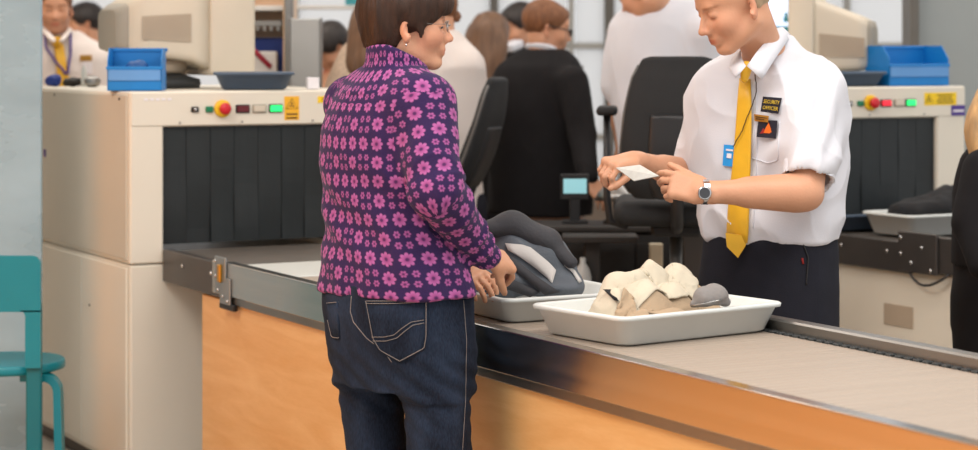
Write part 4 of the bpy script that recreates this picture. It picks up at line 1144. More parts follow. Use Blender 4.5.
def drop(name, label, cat, m, core, centre, size, squash, rot, seed, n=(84, 66), iters=260, thick=.0036, g_=.0011, bend=.09):
    """lets a sheet of cloth fall over what already lies in the tray: links keep their length, so spare cloth makes folds"""
    global ground
    nu, nv = n; a, b = np.meshgrid(np.linspace(-.5, .5, nu), np.linspace(-.5, .5, nv), indexing='ij'); X = np.stack([a * size[0], b * size[1]], -1)
    lu, lv = size[0] / (nu - 1), size[1] / (nv - 1)
    q = np.stack([a.ravel() * 3, b.ravel() * 3, np.zeros(a.size)], 1)
    wu = noise3(q * 1.6, seed).reshape(a.shape); wv = noise3(q * 1.6 + 4, seed + 1).reshape(a.shape); wz = noise3(q * 3.2 + 8, seed + 2).reshape(a.shape)
    c, s_ = math.cos(rot), math.sin(rot); x = X[..., 0] * squash[0] + wu * .03; y = X[..., 1] * squash[1] + wv * .03
    p = np.stack([centre[0] + x * c - y * s_, centre[1] + x * s_ + y * c, np.zeros_like(x)], -1)
    rq = np.stack([gu.ravel() * 13, gv.ravel() * 13, np.full(gu.size, seed * 3.1)], 1); rq[:, :2] += .6 * noise3(rq * .6, seed + 8)[:, None]
    G_ = np.maximum(ground, smx(core(gu, gv) * (.92 + .16 * ridged(rq, seed + 4).reshape(gu.shape)), np.zeros_like(gu)))
    p[..., 2] = hsample(G_, p[..., 0], p[..., 1]) + .03 + wz * .03
    vel = np.zeros_like(p); diag = math.hypot(lu, lv)
    def link(A, B, L, k):
        d = B - A; l = np.sqrt((d ** 2).sum(-1, keepdims=True)) + 1e-9; cc = d * ((l - L) / l) * .5 * k; A += cc; B -= cc
    for it in range(iters):
        old = p.copy(); p = p + vel * .93; p[..., 2] -= g_
        for _ in range(3):
            for o in (0, 1):
                link(p[o:-1:2], p[o + 1::2][:p[o:-1:2].shape[0]], lu, 1.); link(p[:, o:-1:2], p[:, o + 1::2][:, :p[:, o:-1:2].shape[1]], lv, 1.)
            for o in (0, 1):
                A = p[o:-1:2, :-1]; B = p[o + 1::2, 1:][:A.shape[0]]; link(A, B, diag, .5); A = p[o:-1:2, 1:]; B = p[o + 1::2, :-1][:A.shape[0]]; link(A, B, diag, .5)
            for st_ in (0, 1, 2, 3):
                A = p[st_:-2:4]; link(A, p[st_ + 2::4][:A.shape[0]], 2 * lu, bend); A = p[:, st_:-2:4]; link(A, p[:, st_ + 2::4][:, :A.shape[1]], 2 * lv, bend)
        hgt = hsample(G_, p[..., 0], p[..., 1]) + thick * 1.3; low = p[..., 2] < hgt
        p[..., 2] = np.where(low, hgt, p[..., 2]); p[..., :2] = np.where(low[..., None], old[..., :2] * .55 + p[..., :2] * .45, p[..., :2])
        p[..., 0] = np.clip(p[..., 0], -.245, .245); p[..., 1] = np.clip(p[..., 1], -.16, .16)
        vel = np.clip(p - old, -.01, .01)
    for _ in range(2):
        q_ = p.copy(); q_[1:-1] += .5 * ((p[:-2] + p[2:]) / 2 - p[1:-1]); p = q_.copy(); p[:, 1:-1] += .5 * ((q_[:, :-2] + q_[:, 2:]) / 2 - q_[:, 1:-1])
    # what this garment adds to the heap
    fine = p.reshape(-1, 3)
    ii = np.clip(((fine[:, 0] + .27) / .54 * (HN - 1)).round().astype(int), 0, HN - 1); jj = np.clip(((fine[:, 1] + .19) / .38 * (HN - 1)).round().astype(int), 0, HN - 1)
    gnew = ground.copy()
    for di in (-1, 0, 1):
        for dj in (-1, 0, 1): np.maximum.at(gnew, (np.clip(ii + di, 0, HN - 1), np.clip(jj + dj, 0, HN - 1)), fine[:, 2] + thick)
    ground = gnew
    F0 = [[i * nv + j, (i + 1) * nv + j, (i + 1) * nv + j + 1, i * nv + j + 1] for i in range(nu - 1) for j in range(nv - 1)]; F0 = np.array(F0)
    W = np.array([c2[0], c2[1], TB]) + fine @ Rt37.T; W = wrinkle(W, F0, .0065, 15, (.7, .6, .3), .3, seed + 2, soft=.9); W[:, 2] = np.maximum(W[:, 2], TB + hsample(np.clip(rim / .035, 0, 1) * .064, fine[:, 0], fine[:, 1]) + .004); N = vnormals(W, F0); k = len(W)
    V = np.concatenate([W + N * thick * .5, W - N * thick * .5]); bd = [i * nv for i in range(nu)] + [(nu - 1) * nv + j for j in range(1, nv)] + [i * nv + nv - 1 for i in range(nu - 2, -1, -1)] + [j for j in range(nv - 2, 0, -1)]
    F = F0.tolist() + [[k + x for x in f_][::-1] for f_ in F0.tolist()] + [[a_, k + a_, k + b_, b_] for a_, b_ in zip(bd, bd[1:] + bd[:1])]
    o = to_obj(name, V, F, M[m], recalc=True); tag(o, label, cat); return np.array(V), F
drop('shirt', 'thin white shirt lying flat under the other clothes, at the tray rim', 'shirt', 'white_shirt', lambda u, v: G2(u, v, -.08, -.115, .13, .03, .05), (-.06, -.085), (.42, .20), (.80, .66), .02, 51, n=(84, 44), iters=170)
drop('trousers', 'tan folded trousers behind the grey cap in the tray', 'trousers', 'jacket_beige', lambda u, v: smx(G2(u, v, .11, .05, .07, .07, .135), G2(u, v, .16, .03, .05, .07, .09)), (.135, .03), (.34, .38), (.60, .64), .3, 33, n=(72, 80))
drop('pullover', 'beige pullover showing through the cream jacket, at the tray front', 'pullover', 'jacket_beige', lambda u, v: smx(G2(u, v, -.06, -.03, .10, .07, .11), G2(u, v, .03, -.01, .08, .07, .11)), (-.05, -.045), (.52, .40), (.60, .52), -.2, 19, n=(104, 80))
jV, jF = drop('jacket', 'crumpled cream jacket heaped in the white tray', 'jacket', 'jacket_cream', lambda u, v: smx(G2(u, v, -.06, .045, .10, .06, .150), G2(u, v, .03, .055, .08, .05, .160), G2(u, v, -.15, .0, .045, .07, .10)), (-.05, .045), (.56, .46), (.62, .42), .12, 5, n=(112, 90))
drop('scarf', 'grey-beige scarf bunched at the front left end of the clothes', 'scarf', 'jacket_beige', lambda u, v: G2(u, v, -.17, -.06, .035, .04, .05), (-.165, -.075), (.24, .20), (.52, .55), .5, 71, n=(70, 54), iters=200)
t = thing('cap', 'grey cap with stitched brim lying at the right of the clothes', 'cap', P(708, 310, 5.40), 0)
Fd = Field(.0035); Fd.chain([P(693, 305, 5.34), P(704, 297, 5.34), P(716, 294, 5.36), P(724, 301, 5.38)], [.006, .024, .029, .018], .008, fl=(.35, -.2, 1), fs=.85); Fd.cut(rbox(P(708, 309, 5.35) - [0, 0, .05], (.2, .2, .05)), .003); Fd.cut(capsule(P(694, 306, 5.27), P(724, 303, 5.30), .005, .005), .004)
o, V, F = obj_field(Fd, 'crown', 'cap_grey', t, .005, 22, axis=(1, .4, 0), seed=3)
cs = Surf(V, F); V, F = drape(cs, [[(691, 305), (704, 303), (722, 299)], [(691, 307), (704, 305), (722, 301)]], .003, .002, 8); to_obj('seam', V, F, M['steel_dull'], t)
sj = Surf(jV, jF); V, F = drape(sj, [[(603, 289), (611, 289)], [(614, 300), (619, 301)]], .01, .006, 5); o = to_obj('strap_tab', V, F, M['black_cloth']); tag(o, 'small black strap lying on the cream jacket', 'strap')
Fd = Field(.006); pc = toW(O2, (.36, -.72, .0)); zb = .87
for a, b, r in (((-.2, .02), (.05, .03), .045), ((-.05, .0), (.2, .04), .055), ((-.15, -.03), (.12, -.05), .04), ((.05, .03), (.16, .08), .06)):
    p0 = toW(O2, (.37 + a[0], -.37 + a[1], zb + .055)); p1 = toW(O2, (.37 + b[0], -.37 + b[1], zb + .12)); Fd.add(capsule(p0, p1, r * 1.05, r * .9, (0, 0, 1), .85), .02)
o, V, F = obj_field(Fd, 'coat', 'black_cloth', None, .012, 14, seed=5); tag(o, 'black coat heaped in the white tray at the right', 'coat')

# ------------------------------------------------------------------ chairs
t = thing('bentwood_chair', 'teal bentwood chair at the left edge in front of the glass', 'chair', P(8, 362, 7.45) * [1, 1, 0], 0)
def bent(parent, x, y, sx_):
    mb = MB(); pts = []
    hw, th = .026, .013
    path = [(x * .35, .435)] + [(x - sx_ * .05 + sx_ * .05 * math.sin(a), .385 + .05 * math.cos(a)) for a in np.linspace(0, PI / 2, 8)] + [(x + sx_ * .004, .2), (x + sx_ * .006, 0)]
    rings = []
    for i, p in enumerate(path):
        a = np.array(path[min(i + 1, len(path) - 1)]) - np.array(path[max(i - 1, 0)]); a = a / np.linalg.norm(a); nn = np.array([-a[1], a[0]])
        rings.append([(p[0] + nn[0] * th * s1_, y + hw * s2_, p[1] + nn[1] * th * s1_) for s1_, s2_ in ((-1, -1), (1, -1), (1, 1), (-1, 1))])
    mb.quadrings(rings); return mb.build('leg', 'teal_paint', parent)
mb = MB(); mb.lathe([(.185, .448), (.195, .452), (.197, .462), (.195, .478), (.19, .482)], (0, 0, 0), 40); mb.build('seat', 'teal_paint', t)
bent(t, .195, -.10, 1); bent(t, -.195, -.10, -1)
for sd in (-1, 1):
    mb = MB(); mb.b2(sd * .128 - .026, sd * .128 + .026, -.19, -.162, 0, .70, .005)
    mb.V = [(v[0], v[1] + .002, v[2]) for v in mb.V]; mb.build('leg', 'teal_edge', t)
mb = MB(); outer = rrect(.155, .13, .045, 6); inner = rrect(.095, .045, .04, 6, 0, (0, -.035))
# plywood back: broad board with a rounded window below
SR = np.stack([np.array([1., 0, 0]), np.array([0, 0, 1.]), np.array([0, -1., 0])], 1)
board = [(-.155, .67), (.155, .67), (.155, .83)] + [(.155 - .03 * (1 - math.cos(a)), .83 + .03 * math.sin(a)) for a in np.linspace(.2, PI / 2, 5)] + [(-.155 + .03 * (1 - math.cos(a)), .83 + .03 * math.sin(a)) for a in np.linspace(PI / 2, .2, 5)] + [(-.155, .83)]
mb.prism(board,   .186, .202, SR); 
for sd in (-1, 1):
    pr = [(sd * .155, .48), (sd * .155, .675), (sd * .085, .675)] + [(sd * (.085 + .018 * math.sin(a)),   .655 + .018 * math.cos(a)) for a in np.linspace(0, PI / 2, 5)] + [(sd * .103, .48)]
    mb.prism(pr,   .186, .202, SR)
mb.build('backrest', 'teal_paint', t)

def office_chair(label, pos, yaw, recline=.12, zs=.98, bw=.20, arms=True, bh=.25):
    t = thing('office_chair', label, 'chair', pos, yaw)
    loc2 = lambda p: WM[t][:3, :3] @ np.array(p) + WM[t][:3, 3]; RT = rotz(yaw)
    Fd = Field(.009); Fd.add(rbox(loc2((.02, 0, zs)), (.22, .22, .045), RT, .04)); Fd.add(rbox(loc2((.2, 0, zs - .01)), (.05, .2, .03), RT, .03), .03)
    obj_field(Fd, 'seat', 'chair_black', t)
    # backrest: stations in a tilted frame (z up the back)
    Rb = RT @ roty(-recline); o = loc2((-.23, 0, zs + .06))
    st = [(0, 0, 0, .030, bw * .75), (.06, -.012, 0, .034, bw * .97), (.16, -.018, 0, .034, bw), (.30, -.012, 0, .030, bw * .93), (.42, .004, 0, .026, bw * .80), (.46, .010, 0, .022, bw * .70), (bh * 2 - .01, .013, 0, .012, bw * .58)]
    st = [(z * (bh * 2) / .5, x, y, a, b) for z, x, y, a, b in st[:-1]] + [(bh * 1.975, .013, 0, .018, bw * .60), (bh * 2, .013, 0, .012, bw * .46)]
    Fd = Field(.007); Fd.add(loft(st, 0, 0, 3.2, o=o, R=Rb)); obj_field(Fd, 'backrest', 'chair_black', t)
    Fd = Field(.007); Fd.add(loft([(z, x - .026, y, a * .6, b * .52) for z, x, y, a, b in st[:4]], 0, 0, 4, o=o, R=Rb)); obj_field(Fd, 'back_cover', 'chair_plastic', t)
    mb = MB(); pts = [Rb @ np.array([x - .002, sg * (b + .001), z]) + o for sg in (1,) for z, x, y, a, b in [(zz, *[np.interp(zz, [q[0] for q in st], [q[i] for q in st]) for i in (1, 2, 3, 4)]) for zz in np.linspace(.02, bh * 2 - .03, 12)]]
    mb.tube(pts, .006, 8); mb.build('edge_trim', 'chair_edge', t, local=False); mb = MB(); pts = [Rb @ np.array([x - .002, -(b + .001), z]) + o for z, x, y, a, b in [(zz, *[np.interp(zz, [q[0] for q in st], [q[i] for q in st]) for i in (1, 2, 3, 4)]) for zz in np.linspace(.02, bh * 2 - .03, 12)]]
    mb.tube(pts, .006, 8); mb.build('edge_trim', 'chair_edge', t, local=False)
    mb = MB(); mb.tube([(-.15, 0, zs - .05), (-.24, 0, zs - .03), (-.275, 0, zs + .06), (-.275, 0, zs + .16)], .022, 10); mb.build('back_bracket', 'chair_plastic', t)
    mb = MB(); mb.b2(-.11, .11, -.09, .09, zs - .085, zs - .04, .012); mb.build('seat_mechanism', 'chair_plastic', t)
    mb = MB(); mb.tube([(0, 0, .1), (0, 0, zs - .08)], .022, 14); mb.build('gas_column', 'steel_dull', t)
    mb = MB(); pts = [(.23 * math.cos(a), .23 * math.sin(a), .36) for a in np.linspace(0, 2 * PI, 29)[:-1]]; mb.tube(pts, .011, 8, closed=True)
    for k in range(4): mb.tube([(0, 0, .36), (.23 * math.cos(k * PI / 2), .23 * math.sin(k * PI / 2), .36)], .008, 8)
    mb.build('foot_ring', 'steel_dull', t)
    for k in range(5):
        a = 2 * PI * k / 5 + .3; u = np.array([math.cos(a), math.sin(a), 0])
        mb = MB(); mb.tube([u * .03 + [0, 0, .11], u * .30 + [0, 0, .075]], [.026, .016], 8); lg = mb.build('leg', 'chair_plastic', t)
        mb = MB(); v = np.cross(u, [0, 0, 1.]); mb.tube([u * .29 + [0, 0, .03] - v * .02, u * .29 + [0, 0, .03] + v * .02], .03, 14); mb.build('castor', 'chair_plastic', lg)
    if arms:
        for sd in (-1, 1):
            mb = MB(); mb.tube([(0, sd * .17, zs - .055), (0, sd * .235, zs - .04), (-.0, sd * .245, zs + .05), (0, sd * .245, zs + .34)], .014, 10); st_ = mb.build('arm_support', 'chair_plastic', t)
            Fd = Field(.007); Fd.add(rbox(loc2((.03, sd * .245, zs + .355)), (.12, .038, .016), RT, .014)); obj_field(Fd, 'arm_pad', 'chair_black', t)
    return t
office_chair('black high-backed office chair behind the young officer, back to the viewer', (P(676, 100, 7.62) * [1, 1, 0]), R_(86), .07, .985, .195, True, .245)
office_chair('black office chair seen side-on behind the woman', (P(406, 100, 8.6) * [1, 1, 0]), R_(162), .38, .945, .175, False, .235)

# ------------------------------------------------------------------ furniture and odds and ends in the background
t = thing('shelf_unit', 'pale open shelf unit beyond the left scanner', 'shelf', P(265, 49, 9.6) * [1, 1, 0], 0)
mb = MB(); mb.b2(-.125, -.10, -.15, .15, 0, 2.1, .003); mb.b2(.095, .13, -.15, .15, 0, 2.1, .003); mb.b2(-.10, .095, .13, .15, 0, 2.1, .002); mb.build('cabinet_frame', 'frame_warm', t)
for z in (.5, 1.0, 1.43, 1.73):
    mb = MB(); mb.b2(-.10, .095, -.15, .13, z, z + .022, .002); mb.build('shelf_board', 'shelf_white', t)
mb = MB(); mb.b2(-.095, .09, -.145, -.12, 1.66, 1.685, .002); 
for i in range(6): mb.b2(-.085 + i * .03, -.07 + i * .03, -.145, -.125, 1.64, 1.66, .001)
mb.build('hook_rail', 'steel_dull', t)
q = WM[t][:3, 3]
mb = MB(); mb.b2(q[0] - .093, q[0] + .088, q[1] - .05, q[1] + .1, 1.453, 1.61, .003); o = mb.build('document_box', 'soft_navy'); tag(o, 'navy blue document box in the pale shelf unit', 'box')
mb = MB(); mb.b2(q[0] - .055, q[0] + .065, q[1] - .13, q[1] - .06, 1.453, 1.55, .006); o = mb.build('card_holder', 'shelf_white'); tag(o, 'white card holder standing before the navy box', 'holder')
mb = MB(); mb.tube([(q[0] - .085, q[1] - .14, 1.60), (q[0] - .03, q[1] - .145, 1.55), (q[0] + .04, q[1] - .14, 1.48)], .011, 8); o = mb.build('strap_tab', 'soft_red'); tag(o, 'red strap hanging across the card holder in the shelf', 'strap')
t = thing('display_post', 'bluish grey upright post beside the pale shelf unit', 'post', P(289, 49, 9.38) * [1, 1, 0], 0)
mb = MB(); mb.b2(-.018, .018, -.03, .03, .02, 2.2, .004); mb.build('post', 'steel_dull', t); mb = MB(); mb.b2(-.04, .04, -.06, .06, 0, .02, .004); mb.build('foot_plate', 'steel_dull', t)
t = thing('partition_screen', 'plain grey partition screen right of the pale shelf unit', 'partition', P(305, 49, 9.2) * [1, 1, 0], 0)
mb = MB(); mb.b2(-.062, .066, -.02, .02, .06, 1.69, .004); mb.build('panel', 'grey_box', t)
mb = MB(); mb.b2(-.07, -.062, -.024, .024, .04, 1.695, .002); mb.b2(.066, .074, -.024, .024, .04, 1.695, .002); mb.build('frame', 'steel_dull', t)
for sx_ in (-.04, .04):
    mb = MB(); mb.b2(sx_ - .015, sx_ + .015, -.12, .12, 0, .06, .004); mb.build('foot', 'steel_dull', t)
# dark console between the lanes
t = thing('console', 'low dark console between the two lanes, behind the trays', 'console', P(576, 49, 8.3) * [1, 1, 0], 0)
mb = MB(); mb.b2(-.34, .50, -.12, .14, .0, .86, .01); mb.build('cabinet', 'dark_void', t)
mb = MB(); mb.b2(-.35, .51, -.14, .16, .86, .885, .006); mb.build('top', 'dark_wood', t)
for i in range(3):
    mb = MB(); mb.b2(-.33 + .277 * i, -.06 + .277 * i, -.132, -.121, .06, .82, .003); d = mb.build('door', 'dark_void', t)
    mb = MB(); mb.b2(-.09 + .277 * i, -.08 + .277 * i, -.142, -.132, .40, .52, .003); mb.build('handle', 'steel_dull', d)
t = thing('small_screen', 'small pale cyan lit screen on the dark console', 'screen', np.array([P(575, 0, 8.3)[0], 8.3, .885]), 0)
mb = MB(); mb.b2(-.055, .055, .0, .03, .09, .19, .004); mb.b2(-.02, .02, .0, .03, 0, .1, .003); mb.b2(-.05, .05, -.03, .05, 0, .012, .002); mb.build('case', 'black_plastic', t)
mb = MB(); mb.b2(-.045, .045, -.003, .001, .115, .172, .001); mb.build('screen', 'screen_pale', t)
t = thing('desk_lamp', 'grey hooded desk lamp on the dark console', 'lamp', np.array([P(616, 0, 8.3)[0], 8.3, .885]), 0)
mb = MB(); mb.lathe([(.05, 0), (.05, .012), (.012, .02), (.009, .10)], (0, 0, 0), 16); mb.build('base', 'dark_wood', t)
mb = MB(); mb.lathe([(.085, .09), (.07, .12), (.03, .16), (.012, .17)], (0, 0, 0), 20); mb.build('lamp_shade', 'steel_dull', t)
t = thing('metal_stand', 'dull grey metal stand with cross shelf before the console', 'stand', P(592, 49, 8.02) * [1, 1, 0], 0)
mb = MB(); mb.b2(-.03, .03, -.03, .03, 0, .84, .004); mb.build('post', 'dark_wood', t)
mb = MB(); mb.b2(-.11, .17, -.08, .08, .84, .865, .004); mb.build('shelf', 'dark_wood', t)
mb = MB(); mb.b2(-.12, .12, -.12, .12, 0, .02, .003); mb.build('foot_plate', 'dark_void', t)
mb = MB(); mb.b2(-.10, .10, -.10, .02, .60, .615, .003); mb.build('side_shelf', 'dark_wood', t)
q = P(583, 0, 7.95); mb = MB(); mb.lathe([(.030, 0), (.032, .01), (.032, .10), (.024, .13), (.011, .15), (.011, .17)], (q[0], 7.96, .615), 18); o = mb.build('bottle', 'grey_box'); tag(o, 'dim grey bottle on the stand behind the backpack', 'bottle')
q = P(656, 0, 8.05); mb = MB(); mb.b2(q[0] - .025, q[0] + .025, 8.03, 8.07, .74, .83, .004); mb.b2(q[0] - .010, q[0] + .010, 8.04, 8.06, 0, .742, .003); mb.b2(q[0] - .06, q[0] + .06, 8.0, 8.1, 0, .015, .003); o = mb.build('socket_box', 'beige_plastic'); tag(o, 'beige socket box on a thin post behind the jacket heap', 'socket box')
t = thing('screen_board', 'grey-green board standing behind the young officer\'s hip', 'board', P(697, 49, 8.0) * [1, 1, 0], 0)
mb = MB(); mb.b2(-.05, .05, -.012, .012, .03, .93, .003); mb.build('panel', 'steel_dark', t); mb = MB(); mb.b2(-.06, .06, -.1, .1, 0, .03, .004); mb.build('foot', 'steel_dark', t)
t = thing('coat_stand', 'slim grey-brown barrier post right of the man in the black suit', 'post', P(580, 49, 11.0) * [1, 1, 0], 0)
mb = MB(); mb.tube([(0, 0, .02), (0, 0, 1.475)], .018, 14); mb.build('pole', 'steel_dark', t); mb = MB(); mb.lathe([(.16, 0), (.16, .012), (.03, .03)], (0, 0, 0), 24); mb.build('base', 'steel_dark', t)
t.name = 'barrier_post'
# beige low counter and pale goods far behind
t = thing('counter', 'pale low counter beyond the barrier post, near the windows', 'counter', np.array([P(600, 0, 12.6)[0], 12.6, 0]), 0)
mb = MB(); mb.b2(-.5, .9, -.25, .25, 0, .74, .006); mb.build('body', 'dark_wall', t); mb = MB(); mb.b2(-.53, .93, -.28, .28, .74, .78, .006); mb.build('top', 'shelf_white', t)
t = thing('display_rack', 'white display rack with bright goods left of the woman\'s head', 'rack', np.array([P(338, 0, 12.9)[0], 12.9, 0]), 0)
mb = MB(); mb.b2(-.27, -.25, -.15, .15, 0, 2.0, .003); mb.b2(.25, .27, -.15, .15, 0, 2.0, .003); mb.build('frame', 'shelf_white', t)
for z in (.4, .8, 1.1, 1.40, 1.62, 1.80):
    mb = MB(); mb.b2(-.25, .25, -.15, .15, z, z + .02, .002); mb.build('shelf_board', 'shelf_white', t)
bxs = [(-.16, 1.42, .12, .09, 'soft_blue', 'blue carton on the upper left of the display rack'), (.0, 1.64, .2, .045, 'shelf_white', 'flat white carton in the middle of the display rack'), (.12, 1.82, .14, .12, 'soft_teal', 'teal carton on top of the display rack'),
       (.16, 1.42, .13, .12, 'shelf_white', 'white carton on the middle right of the display rack'), (-.15, 1.64, .1, .08, 'soft_tan', 'tan carton on the upper left of the display rack'), (-.10, 1.12, .2, .15, 'shelf_white', 'large white carton low on the display rack')]
for x, z, w_, h_, mm, lb in bxs:
    q = WM[t][:3, 3]; mb = MB(); mb.b2(q[0] + x - w_ / 2, q[0] + x + w_ / 2, 12.80, 12.95, z, z + h_, .003); o = mb.build('carton', mm); tag(o, lb, 'carton', 'cartons on the display rack')
# ------------------------------------------------------------------ the woman in the floral fleece
D0 = 5.5
WY = R_(40)
def sil(rows, D, yaw, ratio, cx_off=0.):
    "stations from the figure's outline: (y, xl, xr[, depth])"
    c, s_ = abs(math.cos(yaw)), abs(math.sin(yaw)); out = []
    for r in rows:
        y, a, b = r[:3]; d = r[3] if len(r) > 3 else D; ext = (b - a) / 2 / FPX * d; q = P((a + b) / 2, y, d)
        rx = ext / math.sqrt(c * c + (ratio * s_) ** 2); out.append((q[2], q[0], d, rx, rx * ratio))
    return out
w_root = thing('person', 'woman in purple floral fleece and dark jeans bending over the near tray', 'person', (P(397, 0, D0)[0], D0, 0), 0)
wst = sil([(68, 362, 424), (78, 350, 428), (92, 340, 432), (110, 332, 436), (135, 325, 438), (165, 324, 440), (195, 326, 442), (230, 326, 452), (262, 323, 465), (292, 321, 472)], D0, WY, 1.45)
f = np.array([math.cos(WY), math.sin(WY), 0]); lf = np.array([-math.sin(WY), math.cos(WY), 0])
rs, re, rw = P(424, 104, 5.38), P(436, 190, 5.28), P(487, 256, 5.46)
ls, le, lw = P(352, 104, 5.66), P(414, 200, 5.82), P(458, 268, 5.72)
ho = P(408, 25, 5.52); HR = hframe(R_(5), R_(1), R_(1)); HS = 1.0
def hg(x, y, z): return ho + HR @ (np.array([x, y, z]) * HS)
B = Field(.0045)
B.add(loft([(z, x, y, a * .86, b * .86) for z, x, y, a, b in wst], WY, 0.))
hipst = sil([(285, 330, 464), (330, 334, 464), (352, 345, 460)], D0, WY, 1.35)
B.add(loft([(z, x, y, a * .9, b * .9) for z, x, y, a, b in hipst], WY), .02)
nb = np.array([wst[0][1] - .0, wst[0][2], wst[0][0] - .03])
add_head(B, ho, HR, HS, True, neck=[nb, hg(-.022, 0, -.06)], neck_r=.052, jaw=.95, noseK=1.0)
B.chain([rs, re, rw], [.052, .042, .029], .008, .03); B.chain([ls, le, lw], [.052, .042, .029], .008, .03)
WL = {-1: (P(432, 335, 5.40), P(441, 470, 5.37), P(441, 612, 5.42)), 1: (P(366, 335, 5.62), P(379, 468, 5.60), P(386, 608, 5.62))}
for sd in (-1, 1): B.chain(list(WL[sd]), [.065, .05, .036], .01, .03); B.add(ellipsoid(WL[sd][2] + f * .06 - [0, 0, .05], (.11, .036, .03), rotz(WY)), .02)
# right hand: back of the hand up, fingers bent over the pack; left hand below it
add_hand(B, rw + nrm(P(500, 262, 5.5) - rw) * .015, nrm((P(520, 266, 5.60) - P(487, 256, 5.46))), nrm(np.array([.25, -.75, .75])), 1, .95,
         curls=[(.65, .7, .4), (.6, .75, .45), (.7, .75, .45), (.85, .8, .5)], thumb=(.7, .5, -.6), spread=.05)
add_hand(B, lw, nrm(P(482, 282, 5.64) - lw), nrm(np.array([-.1, -.6, .8])), -1, .92, curls=[(.5, .6, .4)] * 4, thumb=(.75, .5, -.4), spread=.07)
V, F = B.mesh()
T = head_tint(V, ho, HR, HS, brow=(.45, .33, .26), lips=(.74, .36, .38), cheek=.35)
to_obj('body', V, F, M['skin'], w_root, tint=T)
# fleece
S = Field(.0050)
S.add(cutplane(loft(wst, WY, .0, p=2.5, zr=(wst[-1][0], wst[0][0] - .0)), (0, 0, -1), (0, 0, P(0, 291, D0)[2])))
S.chain([rs, re, rw], [.076, .065, .043], .015, .05); S.chain([ls, le, lw], [.075, .064, .043], .015, .05)
S.add(ellipsoid(rs * .6 + rs * .4 + [-.02, .01, .0], (.075, .075, .07)), .04)
cn = nrm(f * math.sin(R_(24)) + np.array([0, 0, math.cos(R_(24))]))
S.add(cutplane(loft([(P(0, 92, D0)[2], P(388, 0, D0)[0], D0, .105, .115), (P(0, 76, D0)[2], P(392, 0, D0)[0], D0, .082, .085), (P(0, 58, D0)[2], P(396, 0, D0)[0], D0, .076, .074), (P(0, 30, D0)[2], P(397, 0, D0)[0], D0, .076, .073)], WY), cn, P(397, 58, D0)), .012)
V, F = S.mesh()
def seg_t(V, a, b): ba = b - a; return np.clip(((V - a) @ ba) / (ba @ ba), 0, 1)
def armd(V, ch, rs_):
    best = np.full(len(V), 9.); ln = np.zeros(len(V)); off = 0; ix = np.zeros(len(V), int)
    for i in range(len(ch) - 1):
        t_ = seg_t(V, ch[i], ch[i + 1]); q = ch[i] + t_[:, None] * (ch[i + 1] - ch[i]); d = np.linalg.norm(V - q, axis=1) - (rs_[i] + (rs_[i + 1] - rs_[i]) * t_)
        m_ = d < best; best[m_] = d[m_]; ln[m_] = off + t_[m_] * np.linalg.norm(ch[i + 1] - ch[i]); ix[m_] = i; off += np.linalg.norm(ch[i + 1] - ch[i])
    return best, ln, ix
dr, lr, ir = armd(V, [rs, re, rw], [.076, .065, .043])
# folds: soft vertical ones on the body, rings near elbow and cuff
N = vnormals(V, F)
elb = np.exp(-(np.linalg.norm(V - re, axis=1) / .13) ** 2) + .9 * np.exp(-(np.linalg.norm(V - (rw * .75 + re * .25), axis=1) / .12) ** 2)
disp = .006 * ridged(np.stack([V[:, 0] * 6, V[:, 1] * 6, V[:, 2] * 4.0], 1) + .5 * noise3(V * 5, 3)[:, None], 21)
disp += elb * .0065 * ridged(np.stack([lr * 20, noise3(V * 5, 2) * 1.5, V[:, 0] * 7], 1), 77) * (dr < .02)
ax = np.stack([(V[:, 0] - P(395, 0, D0)[0]), V[:, 1] - D0], 1)
hemw = np.exp(-((V[:, 2] - P(0, 285, D0)[2]) / .05) ** 2); disp += hemw * .003 * np.sin(np.arctan2(ax[:, 1], ax[:, 0]) * 9)
